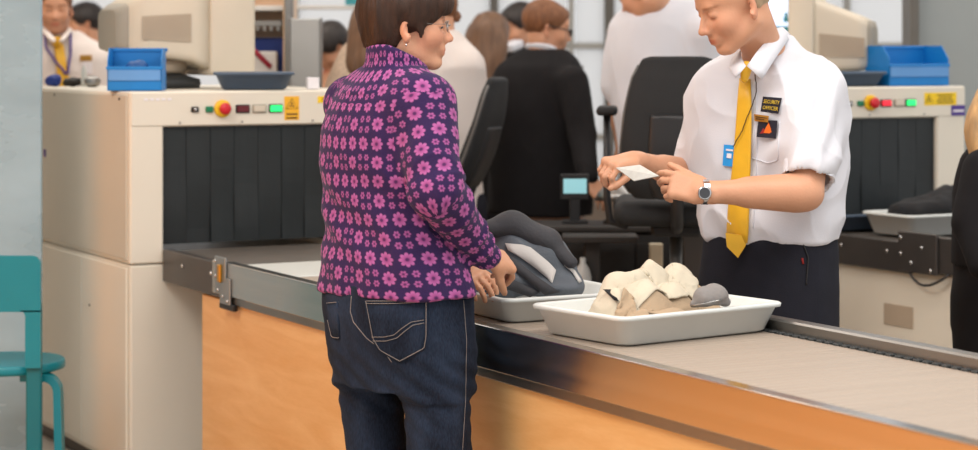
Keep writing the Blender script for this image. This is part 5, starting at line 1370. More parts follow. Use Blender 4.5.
# diagonal pull folds from the armpit to the waist
u_ = (V[:, 0] * .75 + V[:, 2] * .66); disp += .005 * np.exp(-((V[:, 2] - P(0, 215, D0)[2]) / .14) ** 2) * np.sin(u_ * 2 * PI / .085 + 3 * noise3(V * 5, 9)) * (dr > .02)
V = V + N * disp[:, None]
def fleece_uv(V, F):
    Cn = V[F].mean(1); d1, _, ix = armd(Cn, [rs, re, rw], [.076, .065, .043]); d2, _, ix2 = armd(Cn, [ls, le, lw], [.075, .064, .043])
    uv = np.zeros((len(F), 4, 2)); Q = V[F]
    zt = nb[2] + .03
    ctr = np.stack([np.interp(Q[..., 2], [q[0] for q in sorted(wst)], [q[1] for q in sorted(wst)]), np.full(Q.shape[:2], D0)], -1)
    dx = Q[..., 0] - ctr[..., 0]; dy = Q[..., 1] - ctr[..., 1]
    th = np.arctan2(dx, -dy); thc = th.mean(1, keepdims=True); th = np.where(th - th[:, :1] > PI, th - 2 * PI, np.where(th - th[:, :1] < -PI, th + 2 * PI, th))
    # blend the body ellipse into arc length: use mean radius
    uv[..., 0] = th * .185; uv[..., 1] = Q[..., 2] + .35 * np.maximum(0, .16 - np.hypot(dx, dy)) * (Q[..., 2] > nb[2] - .06)
    for dd, ch, ixx, sd in ((d1, [rs, re, rw], ix, 0), (d2, [ls, le, lw], ix2, 1)):
        sel = dd < .016; 
        if sd == 0: sel &= (Cn[:, 2] < rs[2] + .03)
        for i in (0, 1):
            m_ = sel & (ixx == i); a, b = ch[i], ch[i + 1]; d_ = nrm(b - a); e1 = nrm(np.cross(d_, [0, 1, 0])); e2 = np.cross(d_, e1)
            q = Q[m_] - a; al = q @ d_; t1 = np.arctan2(q @ e1, -(q @ e2) if (e2 @ np.array([0, -1., 0])) < 0 else q @ e2)
            t1 = np.where(t1 - t1[:, :1] > PI, t1 - 2 * PI, np.where(t1 - t1[:, :1] < -PI, t1 + 2 * PI, t1))
            uv[m_, :, 0] = t1 * .062 + .013; uv[m_, :, 1] = -al + (0 if i == 0 else -np.linalg.norm(ch[1] - ch[0]))
    return uv.reshape(-1, 2)
fl_o = to_obj('fleece_jacket', V, F, M['fleece'], w_root, uv=fleece_uv(V, F))
# jeans
J = Field(.0055)
jst = sil([(280, 327, 468), (310, 325, 471), (335, 328, 472), (360, 333, 472), (384, 339, 472)], D0, WY, 1.35)
J.add(loft(jst, WY, 0, zr=(jst[-1][0], jst[0][0])))
for sd in (-1, 1):
    a, b, c_ = WL[sd]; r0 = (.088, .080, .070) if sd == -1 else (.086, .078, .068); J.chain([a + [0, 0, -.03], b, c_ + [0, 0, .02]], r0, .012, .05)
V, F = J.mesh(); N = vnormals(V, F)
z1 = P(0, 375, D0)[2]
fold = .003 * np.exp(-((V[:, 2] - z1 + .02) / .11) ** 2) * np.sin((V[:, 2] * 1.0 + V[:, 0] * .75) * 2 * PI / .055 + 2.5 * noise3(V * 7, 4))
fold += .003 * ridged(np.stack([V[:, 0] * 5 + V[:, 2] * 5, V[:, 1] * 5, V[:, 2] * 7], 1), 31)
# centre seam groove
sd_ = (V - np.array([P(346, 0, D0)[0], D0, 0])) @ lf
V = V + N * fold[:, None]
to_obj('jeans', V, F, M['denim'], w_root); js = Surf(V, F)
def stitch(name, pts, r=.0009, m='denim_thread', par=w_root, sf_=None, off=.002, D=5.3):
    q = []
    n = max(2, int(sum(math.dist(a, b) for a, b in zip(pts[:-1], pts[1:])) / 2.5)); L = [0]
    for a, b in zip(pts[:-1], pts[1:]): L.append(L[-1] + math.dist(a, b))
    for t_ in np.linspace(0, L[-1], n):
        x = np.interp(t_, L, [p[0] for p in pts]); y = np.interp(t_, L, [p[1] for p in pts]); hh = (sf_ or js).hit(x, y, off)
        if hh is not None: q.append(hh[0])
    if len(q) > 1:
        mb = MB(); mb.tube(q, r, 6); return mb.build(name, m, par, local=False)
# back pockets: denim patches with stitched outline and arcs
pk_rows = [[(364, 300), (396, 299), (427, 297)], [(367, 320), (396, 320), (428, 318)], [(371, 338), (397, 340), (427, 336)], [(377, 350), (397, 356), (425, 349)], [(388, 357), (400, 363), (413, 357)]]
V, F = drape(js, pk_rows, .003, .006, 10); pk = to_obj('back_pocket', V, F, M['denim'], w_root); ps = Surf(V, F)
for ln in ([(366, 301), (396, 301), (426, 299)], [(366, 303.5), (396, 303.5), (426, 301.5)], [(366, 301), (373, 338), (380, 350), (400, 361), (424, 348), (426, 336), (426, 299)], [(372, 337), (384, 337), (394, 335), (401, 329), (411, 322), (424, 320)], [(373, 341), (386, 341), (397, 338), (405, 331), (413, 325), (424, 323)]):
    stitch('stitching', ln, par=pk, sf_=ps, off=.0015)
V, F = drape(js, [[(327, 302), (333, 302), (338, 301)], [(328, 322), (334, 322), (339, 321)], [(331, 337), (336, 340), (340, 338)]], .003, .005, 6); pk2 = to_obj('back_pocket', V, F, M['denim'], w_root); ps2 = Surf(V, F)
for ln in ([(327, 303), (338, 302)], [(339, 302), (340, 338), (332, 337), (328, 320)]): stitch('stitching', ln, par=pk2, sf_=ps2)
stitch('seam', [(352, 296), (351, 312), (354, 322), (367, 338), (385, 352), (392, 362)], .0011)
stitch('seam', [(463, 300), (466, 340), (465, 400), (462, 450)], .0007)
for sd in (-1, 1):
    an = WL[sd][2]; Sh = Field(.007); Sh.add(capsule(an + [0, 0, .02], an + [0, 0, -.03], .045, .047)); Sh.add(ellipsoid(an + f * .07 + [0, 0, -an[2] + .045], (.14, .05, .045), rotz(WY)), .03)
    Sh.cut(rbox((an[0], an[1], -.1), (.4, .4, .1)), 0); obj_field(Sh, 'shoe', 'shoe_suede', w_root)
# hair: short bob, fringe and a lock before the ear
g = hg; Hh = Field(.0045)
Hh.add(ellipsoid(g(-.020, 0, .045), np.array([.114, .092, .092]) * HS, HR))
Hh.add(ellipsoid(g(-.062, 0, -.012), np.array([.062, .080, .085]) * HS, HR), .03)
Hh.add(ellipsoid(g(.050, 0, .058), np.array([.068, .075, .050]) * HS, HR), .03)
Hh.cut(ellipsoid(g(.112, 0, -.052), np.array([.080, .12, .083]) * HS, HR), .006)
Hh.cut(ellipsoid(g(.045, 0, -.085), np.array([.075, .2, .075]) * HS, HR), .01)
for y in (-1, 1):
    Hh.add(capsule(g(.030, y * .071, .02), g(.030, y * .070, -.026), .014 * HS, .006 * HS, HR @ np.array([0, 1., 0]), .6), .012)
    Hh.cut(ellipsoid(g(-.002, y * .096, -.027), np.array([.019, .034, .029]) * HS, HR), .004)
Hh.cut(cutplane(rbox(g(0, 0, -.2), (.2, .2, .2), HR), (0, 0, 1), g(0, 0, -.062)), .01)
V, F = Hh.mesh(); V = strands(V, F, HR, .0045, 70); V = strands(V, F, HR, .002, 170, 8)
to_obj('hair', V, F, M['hair_brown'], w_root)
# spectacles: thin rim before the eyes, temple to the ear
gl = thing('spectacles', 'thin-rimmed spectacles on the woman\'s nose', 'glasses', g(.10, 0, .0), 0)
for y in (-1, 1):
    mb = MB(); pts = [g(.104 - .006 * abs(math.cos(a)), y * (.034 + .021 * math.cos(a)), -.002 + .015 * math.sin(a)) for a in np.linspace(0, 2 * PI, 19)[:-1]]; mb.tube(pts, .0009, 6, closed=True); rm = mb.build('rim', 'steel_dull', gl, local=False)
    mb = MB(); mb.quadrings([[p + HR @ np.array([-.0006, 0, 0]) for p in pts], [p + HR @ np.array([.0006, 0, 0]) for p in pts]]); mb.build('lens', 'glass_lens', rm, local=False)
    mb = MB(); mb.tube([g(.098, y * .057, .004), g(.06, y * .070, .004), g(.0, y * .080, .008), g(-.02, y * .080, -.004)], .0008, 6); mb.build('temple', 'chair_edge', gl, local=False)
mb = MB(); mb.tube([g(.105, -.012, .0), g(.110, 0, .003), g(.105, .012, .0)], .0012, 6); mb.build('bridge', 'chair_edge', gl, local=False)
for y in (-1, 1):
    Fd = Field(.002); Fd.add(ellipsoid(g(.0795, y * .032, -.004), np.array([.0100, .0110, .005]) * HS, HR)); obj_field(Fd, 'eye', 'eye_iris', w_root)
mb = MB(); mb.tube([g(-.008, -.086, -.046), g(-.008, -.089, -.053)], .0022, 8); mb.build('earring', 'chrome', w_root, local=False)

# ------------------------------------------------------------------ the young officer
MD = 6.1; MY = R_(233)
m_root = thing('person', 'young officer in white short-sleeved shirt and yellow tie reading a slip', 'person', (P(768, 0, MD)[0], MD, 0), 0)
mf = np.array([math.cos(MY), math.sin(MY), 0]); ml = np.array([-math.sin(MY), math.cos(MY), 0])
mst = sil([(38, 746, 788), (48, 737, 796), (58, 724, 808), (68, 712, 820), (82, 702, 832), (105, 698, 838), (140, 699, 839), (180, 702, 840), (215, 706, 838), (238, 709, 831)], MD, MY, 1.42)
rs_, re_, rw_ = P(719, 99, 6.20), P(694, 176, 6.26), P(633, 161, 6.05)
ls_, le_, lw_ = P(816, 88, 5.98), P(806, 193, 5.84), P(704, 192, 5.80)
mo = P(734, 3, 5.93); MR = hframe(R_(180 + 17), R_(24), R_(-2)); MS = 1.08
def mg(x, y, z): return mo + MR @ (np.array([x, y, z]) * MS)
B = Field(.0045)
B.add(loft([(z, x, y, a * .88, b * .88) for z, x, y, a, b in mst], MY))
mh = sil([(232, 712, 828), (270, 707, 832), (330, 708, 832)], MD, MY, 1.35)
B.add(loft([(z, x, y, a * .9, b * .9) for z, x, y, a, b in mh], MY), .02)
nb2 = P(768, 62, 6.08)
add_head(B, mo, MR, MS, neck=[nb2, mg(-.025, 0, -.062)], neck_r=.056, jaw=1.05, noseK=1.02)
B.chain([rs_, re_, rw_], [.050, .042, .028], .008, .03); B.chain([ls_, le_, lw_], [.052, .048, .029], .008, .03)
B.add(capsule(le_ + (lw_ - le_) * .12, le_ + (lw_ - le_) * .55, .052, .040), .02); B.add(capsule(re_ + (rw_ - re_) * .1, re_ + (rw_ - re_) * .5, .042, .036), .02)
ML = {}
for sd in (-1, 1):
    q = ml * sd * .095; a = np.array([P(768, 0, MD)[0], MD, .90]) + q; ML[sd] = (a, np.array([a[0] + .0, a[1], .50]) + q * .1, np.array([a[0], a[1], .09]) + q * .2)
    B.chain(list(ML[sd]), [.09, .055, .038], .01, .03); B.add(ellipsoid(ML[sd][2] + mf * .06 - [0, 0, .05], (.11, .036, .03), rotz(MY)), .02)
# the slip of paper they hold
pc = [P(616, 168, 5.93), P(634, 181, 5.86), P(659, 176, 5.81), P(640, 165, 5.90)]
# viewer's left hand: fist-like, fingers curled to the slip ; viewer's right hand pinches its lower edge
add_hand(B, rw_, nrm(P(604, 166, 5.98) - rw_), nrm(np.array([-.15, -.45, .9])), -1, 1.0, curls=[(.9, 1.0, .6), (.85, 1.05, .6), (.9, 1.0, .6), (.95, 1.0, .6)], thumb=(.75, .25, -.5), spread=.03, thumb_curl=(.35, .3))
add_hand(B, lw_, nrm(P(662, 182, 5.84) - lw_), nrm(np.array([-.1, -.85, .35])), 1, 1.02, curls=[(.25, .45, .3), (.45, .65, .5), (.6, .8, .6), (.75, .85, .6)], thumb=(.95, .40, -.15), spread=.03, thumb_curl=(.1, .05))
V, F = B.mesh()
T = head_tint(V, mo, MR, MS, brow=(.55, .42, .30), lips=(.88, .52, .48), cheek=.22)
to_obj('body', V, F, M['skin'], m_root, tint=T)
S = Field(.0050)
S.add(loft(mst, MY, .004, p=2.5))
S.chain([rs_, rs_ + (re_ - rs_) * .80], [.074, .076], .01, .06)
S.chain([ls_, ls_ + (le_ - ls_) * .76], [.078, .078], .01, .06)
S.cut(capsule(rs_ + (re_ - rs_) * .78, rs_ + (re_ - rs_) * 1.1, .060, .064), .004)
S.cut(capsule(ls_ + (le_ - ls_) * .76, ls_ + (le_ - ls_) * 1.1, .064, .068), .004)
S.add(ellipsoid(P(768, 228, MD), (.17, .12, .05), rotz(MY + PI / 2)), .03)
V, F = S.mesh(); N = vnormals(V, F)
am = np.exp(-(np.linalg.norm(V - P(800, 130, 5.95), axis=1) / .14) ** 2)
ds = .010 * ridged(np.stack([V[:, 0] * 8 + V[:, 2] * 3, V[:, 1] * 8, V[:, 2] * 2.6], 1) + .5 * noise3(V * 4, 2)[:, None], 41) + .004 * ridged(np.stack([V[:, 0] * 14, V[:, 1] * 14, V[:, 2] * 9], 1) + .5 * noise3(V * 6, 3)[:, None], 45)
ds += am * .010 * np.sin((V[:, 0] * .85 - V[:, 2] * .5) * 2 * PI / .07 + 3 * noise3(V * 6, 6))
ds += .008 * np.exp(-((V[:, 2] - P(0, 222, MD)[2]) / .05) ** 2) * ridged(V * [9, 9, 5], 43)
V = V + N * ds[:, None]
sh_o = to_obj('shirt', V, F, M['white_shirt'], m_root); ss = Surf(V, F)
# collar: two folded leaves around the neck
def leaf(name, topl, botl, m, par, th=.006):
    rings = []
    for (a, b) in zip(topl, botl):
        mid = (a + b) / 2 + np.array([0, -.006, .0]); d = np.array([0, th, 0]); rings.append([a, mid, b, b + d, mid + d, a + d])
    mb = MB(); mb.quadrings(rings, True); return mb.build(name, m, par, local=False)
dn = lambda pts, k=9: [np.array([np.interp(t_, range(len(pts)), [p[i] for p in pts]) for i in range(3)]) for t_ in np.linspace(0, len(pts) - 1, k)]
leaf('collar', dn([P(747, 66, 5.875), P(756, 53, 5.90), P(766, 41, 5.945), P(777, 28, 6.03), P(783, 27, 6.12)]), dn([P(762, 80, 5.865), P(770, 67, 5.885), P(779, 53, 5.93), P(788, 40, 6.02), P(792, 36, 6.12)]), 'white_shirt', m_root)
leaf('collar', dn([P(746, 66, 5.88), P(741, 58, 5.94), P(741, 50, 6.02)]), dn([P(736, 78, 5.885), P(729, 68, 5.95), P(732, 58, 6.03)]), 'white_shirt', m_root)
# tie
tf = Field(.004)
V, F = drape(ss, [[(739, 78), (750, 79)], [(737, 100), (751, 101)], [(735, 130), (751, 131)], [(732, 165), (750, 167)], [(728, 200), (749, 203)], [(726, 230), (748, 233)], [(726, 240), (747, 243)]], .012, .005, 7)
tie = to_obj('tie', V, F, M['yellow_satin'], m_root)
low = [P(725.5, 236, 5.90), P(747, 239, 5.90), P(745, 246, 5.90), P(738, 257, 5.90), P(727, 247, 5.90)]
d0 = ss.hit(737, 225)[0][1] - .016
low = [P(a, b, d0) for a, b in ((725.5, 233), (748, 236), (745.5, 246), (738, 258), (727, 247))]
mb = MB(); mb.quadrings([low, [p + [0, .005, 0] for p in low]]); mb.build('tie_tip', 'yellow_satin', tie, local=False)
kn = Field(.0035); k0 = ss.hit(745, 82)[0]; kD = min(k0[1], 5.93) - .012
kn.add(capsule(P(746.5, 67, kD + .01), P(744.5, 79, kD), .0175, .0115, (0, 1, 0), .65)); obj_field(kn, 'tie_knot', 'yellow_satin', tie)
# badges
def badge(name, quad, m, par, off=.004, thick=.003, n=4):
    V, F = drape(ss, [[quad[0], quad[1]], [quad[3], quad[2]]], off, thick, n, 0); G = to_obj(name, V, F, M[m], par, smooth=False); return G
def on_quad(quad, u, v): a, b, c, d = (np.array(q, float) for q in quad); return (a * (1 - u) + b * u) * (1 - v) + (d * (1 - u) + c * u) * v
def flat(name, V2, F, quad, m, par, off=.0085):
    out = []; D = []
    for u, v in V2:
        p = on_quad(quad, u, v); hh = ss.hit(p[0], p[1]); D.append(hh[0][1] if hh is not None else np.nan)
    D = np.array(D); D[np.isnan(D)] = np.nanmean(D)
    # even plane through the hits, so that the writing stays level
    A = np.c_[np.array(V2), np.ones(len(V2))]; co, *_ = np.linalg.lstsq(A, D, rcond=None); D = A @ co
    q = [P(*on_quad(quad, u, v), d_ - off) for (u, v), d_ in zip(V2, D)]
    n = len(q); V = q + [p + np.array([0, .0015, 0]) for p in q]; cnt = {}
    for f_ in F:
        for a, b in zip(f_, f_[1:] + f_[:1]): cnt[(a, b)] = 1
    FF = [list(f_) for f_ in F] + [[n + i for i in f_][::-1] for f_ in F] + [[a, b, n + b, n + a] for a, b in cnt if (b, a) not in cnt]
    return to_obj(name, V, FF, M[m], par, smooth=False)
def badge2(name, quad, m, par, off, th=.003):
    return flat(name, [(0, 0), (1, 0), (1, 1), (0, 1)], [[0, 1, 2, 3]], quad, m, par, off)
q1 = [(763, 96.5), (782, 98), (778.5, 114), (760.5, 111.5)]
b1 = badge2('shoulder_badge', q1, 'patch_black', m_root, .008)
b1.name = 'name_patch'
for tx_, v0 in (('SECURITY', .30), ('OFFICER', .70)):
    V2, F2 = text_mesh(tx_); V2 = np.array(V2)[:, :2]; lo, hi = V2.min(0), V2.max(0); V2 = (V2 - (lo + hi) / 2) / (hi - lo); V2 = V2 * [.84, -.24] + [.5, v0]
    flat('lettering', [tuple(v) for v in V2], F2, q1, 'patch_yellow', b1, .0105)
q2 = [(758.5, 120), (777.5, 120.5), (776, 138.5), (756.5, 137)]
b2_ = badge2('emblem_patch', q2, 'patch_black', m_root, .008)
flat('emblem', [(.15, .8), (.3, .45), (.42, .6), (.55, .12), (.68, .55), (.85, .4), (.9, .8), (.5, .72)], [[0, 1, 2, 3, 4, 5, 6, 7]], q2, 'flame_red', b2_, .0125)
flat('flame', [(.34, .74), (.42, .42), (.55, .14), (.68, .45), (.76, .74)], [[0, 1, 2, 3, 4]], q2, 'flame_orange', b2_, .0150)
q3 = [(754, 114), (769, 116), (768, 122.5), (754.5, 121)]
b3 = badge2('name_plate', q3, 'gold_plate', m_root, .014)
flat('engraving', [(.1, .3), (.9, .3), (.9, .42), (.1, .42)], [[0, 1, 2, 3]], q3, 'label_ink', b3, .0165); flat('engraving', [(.1, .6), (.7, .6), (.7, .72), (.1, .72)], [[0, 1, 2, 3]], q3, 'label_ink', b3, .0165)
q4 = [(724, 144.5), (735.5, 145.5), (734.5, 167), (722.5, 165.5)]
b4 = badge2('pass_badge', q4, 'badge_blue', m_root, .010)
for a in ([(.2, .2), (.8, .2), (.8, .28), (.2, .28)], [(.3, .4), (.7, .4), (.7, .62), (.3, .62)]): flat('badge_print', a, [[0, 1, 2, 3]], q4, 'paper_white', b4, .012)
stitch('shirt_pocket', [(755, 121), (752, 158), (768, 163), (778, 160), (780, 122)], .0014, 'white_shirt', m_root, ss, .0015)
stitch('placket', [(756, 84), (757, 130), (756, 190), (753, 228)], .0015, 'white_shirt', m_root, ss, .0015)
stitch('lanyard', [(757, 78), (757.5, 92), (752, 110), (742, 135), (735, 146)], .0014, 'label_ink', m_root, ss, .016)
# trousers
J = Field(.006); mt_ = sil([(230, 711, 829), (245, 709, 831), (280, 706, 832), (320, 706, 833), (345, 708, 832)], MD, MY, 1.30)
J.add(loft(mt_, MY, .004))
for sd in (-1, 1): J.chain([ML[sd][0] - [0, 0, .03], ML[sd][1], ML[sd][2] + [0, 0, .02]], [.10, .085, .075], .01, .04)
V, F = J.mesh(); V = wrinkle(V, F, .006, 6, (0, 0, 1), .35, 51); to_obj('trousers', V, F, M['dark_trousers'], m_root); ts = Surf(V, F)
stitch('pocket_seam', [(803, 244), (808, 258), (806, 285)], .0022, 'black_leather', m_root, ts); stitch('pocket_tag', [(802, 258), (803, 264)], .003, 'flame_red', m_root, ts)
for sd in (-1, 1):
    an = ML[sd][2]; Sh = Field(.008); Sh.add(capsule(an, an + [0, 0, -.03], .05, .05)); Sh.add(ellipsoid(an + mf * .07 + [0, 0, -an[2] + .045], (.14, .05, .045), rotz(MY)), .03); Sh.cut(rbox((an[0], an[1], -.1), (.4, .4, .1)), 0); obj_field(Sh, 'shoe', 'black_leather', m_root)
# cropped fair hair
Hf, _ = hair_field(mo, MR, MS, 'crop', .0045); obj_field(Hf, 'hair', 'hair_light', m_root, post=lambda V, F: strands(V, F, MR, .0018, 90))
for y in (-1, 1):
    Fd = Field(.002); Fd.add(ellipsoid(mg(.0735, y * .032, -.0045), np.array([.0092, .0105, .0028]) * MS, MR)); obj_field(Fd, 'eye', 'eye_iris', m_root)
# watch and ring
wt = thing('wristwatch', 'steel wristwatch with dark dial on the young officer\'s wrist', 'watch', P(702, 195, 5.79), 0)
wd = nrm(lw_ - le_); wc = lw_ + wd * -.002; e1 = nrm(np.cross(wd, [0, 0, 1.])); e2 = np.cross(wd, e1)
mb = MB(); pts = [wc + (e1 * math.cos(a) + e2 * math.sin(a)) * .0325 for a in np.linspace(0, 2 * PI, 25)[:-1]]
V_ = []; rings = []
for a in np.linspace(0, 2 * PI, 25):
    u = e1 * math.cos(a) + e2 * math.sin(a); rings.append([wc + u * .031 - wd * .009, wc + u * .0345 - wd * .008, wc + u * .0345 + wd * .008, wc + u * .031 + wd * .009])
mb.quadrings(rings, False, False, False); mb.build('strap', 'chrome', wt, local=False)
fn_ = nrm(np.array([-.1, -1., .0])); u1 = nrm(np.cross(fn_, [0, 0, 1.])); RW = np.stack([u1, np.cross(fn_, u1), fn_], 1)
mb = MB(); mb.lathe([(.017, 0), (.0185, .003), (.0185, .008), (.016, .010)], wc + fn_ * .032, 24, RW); wcs = mb.build('watch_case', 'chrome', wt, local=False)
mb = MB(); mb.lathe([(.0145, 0), (.0145, .0012)], wc + fn_ * .0415, 24, RW); mb.build('dial', 'watch_face', wcs, local=False)
mb = MB(); nn = nrm(np.cross(pc[1] - pc[0], pc[3] - pc[0])) * .0012
mb.quadrings([[p - nn for p in pc], [p + nn for p in pc]]); o = mb.build('paper_slip', 'paper', None); tag(o, 'small printed paper slip held between the young officer\'s hands', 'slip')

# ------------------------------------------------------------------ people farther back
def arm_at(c, yaw, side, Hh, wrist, elbow, d, n, w=1., lean=(0, 0)):
    left = np.array([-math.sin(yaw), math.cos(yaw), 0]); sh = np.array([c[0] + lean[0], c[1] + lean[1], .80 * Hh]) + left * side * .165 * w
    return (sh, elbow, wrist, d, n)
# man in black suit
yw = R_(48); c = P(540, 0, 9.5)[:2]
sst = sil([(48, 530, 556), (52, 522, 564), (59, 513, 572), (68, 502, 576), (85, 495, 578), (110, 492, 582), (145, 493, 585), (180, 494, 586), (226, 494, 586), (260, 497, 583)], 9.5, yw, 1.35)
person('man in black suit and dark-rimmed glasses seen from behind, looking right', None, tuple(c), yw, 1.80, (P(547, 28, 9.5), R_(8), R_(10), 0),
       {-1: (P(572, 82, 9.3), P(583, 135, 9.2), P(588, 180, 9.05), (.5, -.2, -.6), (.3, -.7, .4)), 1: (P(512, 82, 9.7), P(520, 140, 9.9), P(560, 175, 10.0), (.6, .2, -.3), (0, 0, 1))},
       'black_suit', 'black_suit', st=sst, hem=.46, hair='trim', hair_mat='hair_ginger', top_name='jacket', h=.009, stub=.5, brow=(.5, .35, .25), legs={1: (P(525, 250, 9.6), P(525, 350, 9.6), P(525, 385, 9.6) * [1, 1, 0] + [0, 0, .09]), -1: (P(555, 250, 9.4), P(555, 350, 9.4), P(555, 385, 9.4) * [1, 1, 0] + [0, 0, .09])})
su = bpy.data.objects[[o.name for o in COL.objects if o.get('label', '').startswith('man in black suit')][0]]
Cf = Field(.006); q = P(540, 50, 9.5); Cf.add(ellipsoid(P(542, 49, 9.5), (.070, .082, .030), rotz(yw) @ roty(.35))); obj_field(Cf, 'collar', 'white_shirt', su)
SRr = hframe(R_(8), R_(10)); so = P(547, 28, 9.5); sg_ = lambda x, y, z: so + SRr @ np.array([x, y, z])
gl = thing('spectacles', 'dark-rimmed glasses worn by the man in the black suit', 'glasses', sg_(.1, 0, 0), 0)
for y in (-1, 1):
    mb = MB(); pts = [sg_(.104, y * (.034 + .022 * math.cos(a)), -.004 + .014 * math.sin(a)) for a in np.linspace(0, 2 * PI, 15)[:-1]]; mb.tube(pts, .0035, 6, closed=True); mb.build('rim', 'black_plastic', gl, local=False)
    mb = MB(); mb.tube([sg_(.100, y * .057, .004), sg_(.05, y * .078, .006), sg_(-.01, y * .086, .008)], .003, 6); mb.build('temple', 'black_plastic', gl, local=False)
# dark-haired man facing the viewer behind him
c = P(522, 0, 11.3)[:2]; yw = R_(225)
person('dark-haired man in dark suit looking left, behind the man in black suit', None, tuple(c), yw, 1.82, (P(519, 27, 11.25), R_(215), R_(12), 0),
       {1: (P(540, 75, 11.1), P(545, 130, 11.1), P(535, 180, 11.0), (0, -.3, -1), (.6, -.6, 0)), -1: (P(503, 75, 11.5), P(500, 130, 11.5), P(503, 180, 11.4), (0, -.3, -1), (-.6, -.6, 0))},
       'black_suit', 'black_suit', hair='short', hair_mat='hair_dark', top_name='jacket', h=.011, stub=.4, hs=1.0)
r_ = [o for o in COL.objects if o.get('label', '').startswith('dark-haired man')][0]
mb = MB(); mb.box(P(513, 46, 11.12), (.05, .04, .022), rotz(yw) @ roty(.3), .01); mb.build('collar', 'white_shirt', r_, local=False)
# long brown hair from behind
def long_hair(mt, down=.30, wide=.10, col=None):
    def fn(root, o, R, s):
        Fd = Field(.008); g = lambda x, y, z: o + R @ (np.array([x, y, z]) * s)
        Fd.add(ellipsoid(g(-.02, 0, .04), (.112, .094, .10), R)); Fd.add(ellipsoid(g(-.05, 0, -.06), (.075, .10, .14), R), .04)
        Fd.add(capsule(g(-.06, 0, -.05), g(-.085, 0, -down), wide, wide * .75, R @ np.array([1., 0, 0]), .45), .05)
        Fd.cut(ellipsoid(g(.125, 0, -.06), (.085, .10, .12), R), .01); Fd.cut(rbox(g(.12, 0, -.25), (.11, .2, .19), R), .02)
        obj_field(Fd, 'hair', mt, root, post=lambda V, F: strands(V, F, R, .006, 55))
    return fn
c = P(490, 0, 10.6)[:2]; yw = R_(70)
person('person with long brown hair and dark top, back turned, left of the suited man', None, tuple(c), yw, 1.66, (P(491, 40, 10.6), R_(65), R_(10), 0),
       {1: (P(470, 95, 10.7), P(468, 140, 10.7), P(480, 175, 10.8), (.4, .5, -.4), (0, 0, 1)), -1: (P(512, 95, 10.5), P(514, 140, 10.5), P(505, 175, 10.7), (0, .8, -.4), (0, 0, 1))},
       'black_suit', 'dark_trousers', hair=long_hair('hair_chestnut', .22), top_name='blouse', h=.011)
# white-shirted colleague behind the woman
c = P(448, 0, 9.1)[:2]; yw = R_(120)
st_ = sil([(30, 420, 452), (40, 418, 462), (52, 414, 472), (70, 412, 480), (95, 412, 483), (125, 414, 481), (160, 416, 476), (200, 414, 478), (250, 414, 480)], 9.1, yw, 1.25)
person('colleague in white shirt with back turned, mostly hidden behind the woman', None, tuple(c), yw, 1.72, (P(436, 14, 9.15), R_(120), R_(20), 0),
       {1: (P(425, 62, 9.25), P(422, 120, 9.3), P(420, 160, 9.45), (-.2, .8, -.3), (0, 0, 1)), -1: (P(466, 66, 9.05), P(458, 125, 9.1), P(445, 150, 9.3), (-.4, .8, 0), (0, 0, 1))},
       'cream_shirt', 'dark_trousers', st=st_, hair='short', hair_mat='hair_ginger', h=.009, amp=.008, topseed=9)
r_ = [o for o in COL.objects if o.get('label', '').startswith('colleague in white')][0]
Fd = Field(.007); Fd.add(ellipsoid(P(455, 16, 9.15), (.028, .03, .022))); Fd.add(capsule(P(446, 12, 9.15), P(458, 20, 9.13), .02, .012), .01); obj_field(Fd, 'hair_bun', 'hair_ginger', r_, .003, 40)
# broad man in white shirt, bending away, behind the chair
c = P(662, 0, 8.72)[:2]; yw = R_(105)
st_ = sil([(-6, 652, 690), (2, 636, 700), (14, 622, 706), (32, 616, 710), (60, 613, 712), (100, 615, 710), (150, 622, 706), (200, 624, 704), (250, 624, 704)], 8.72, yw, 1.35)
person('broad person in white short-sleeved shirt bending away, behind the office chair', None, tuple(c), yw, 1.86, (P(641, -9, 8.62), R_(150), R_(30), 0),
       {1: (P(626, 34, 8.77), P(617, 98, 8.77), P(622, 150, 8.92), (0, .8, -.5), (-.5, 0, .6)), -1: (P(702, 34, 8.62), P(708, 100, 8.72), P(700, 150, 8.92), (0, .8, -.5), (.5, 0, .6))},
       'white_shirt', 'dark_trousers', st=st_, sleeve='short', hair='short', hair_mat='hair_ginger', h=.009, amp=.008, topseed=6)
# man with yellow tie at the far left
c = P(62, 0, 10.3)[:2]; yw = R_(285)
st_ = sil([(30, 46, 74), (37, 38, 84), (46, 24, 96), (60, 18, 102), (90, 16, 103), (140, 20, 100), (200, 22, 98), (250, 22, 98)], 10.3, yw, 1.45)
rt, (tV, tF), _, _ = person('man in white shirt with yellow tie and lanyard at the far left', None, tuple(c), yw, 1.84, (P(55, 8, 10.2), R_(282), R_(8), 0),
       {-1: (P(28, 62, 10.35), P(24, 110, 10.4), P(30, 150, 10.2), (0, -.6, -.6), (0, -.4, .8)), 1: (P(95, 62, 10.3), P(98, 110, 10.3), P(90, 150, 10.1), (0, -.6, -.6), (0, -.4, .8))},
       'cream_shirt', 'dark_trousers', st=st_, hair='trim', hair_mat='hair_ginger', h=.009, stub=.55, sleeve='short')
ss2 = Surf(tV, tF)
V, F = drape(ss2, [[(54, 38), (62, 38)], [(55, 48), (65, 48)], [(57, 62), (67, 62)], [(58, 80), (70, 80)], [(58, 110), (71, 110)]], .02, .006, 5); to_obj('tie', V, F, M['yellow_satin'], rt)
mb = MB(); mb.box((ss2.hit(58, 44) or ss2.hit(60, 60))[0] + [0, -.03, .012], (.022, .014, .022), None, .008); mb.build('tie_knot', 'yellow_satin', rt, local=False)
stitch('lanyard', [(44, 34), (47, 50), (55, 62), (66, 74)], .006, 'label_purple', rt, ss2, .022); stitch('lanyard', [(70, 36), (70, 55), (67, 74)], .006, 'label_purple', rt, ss2, .022)
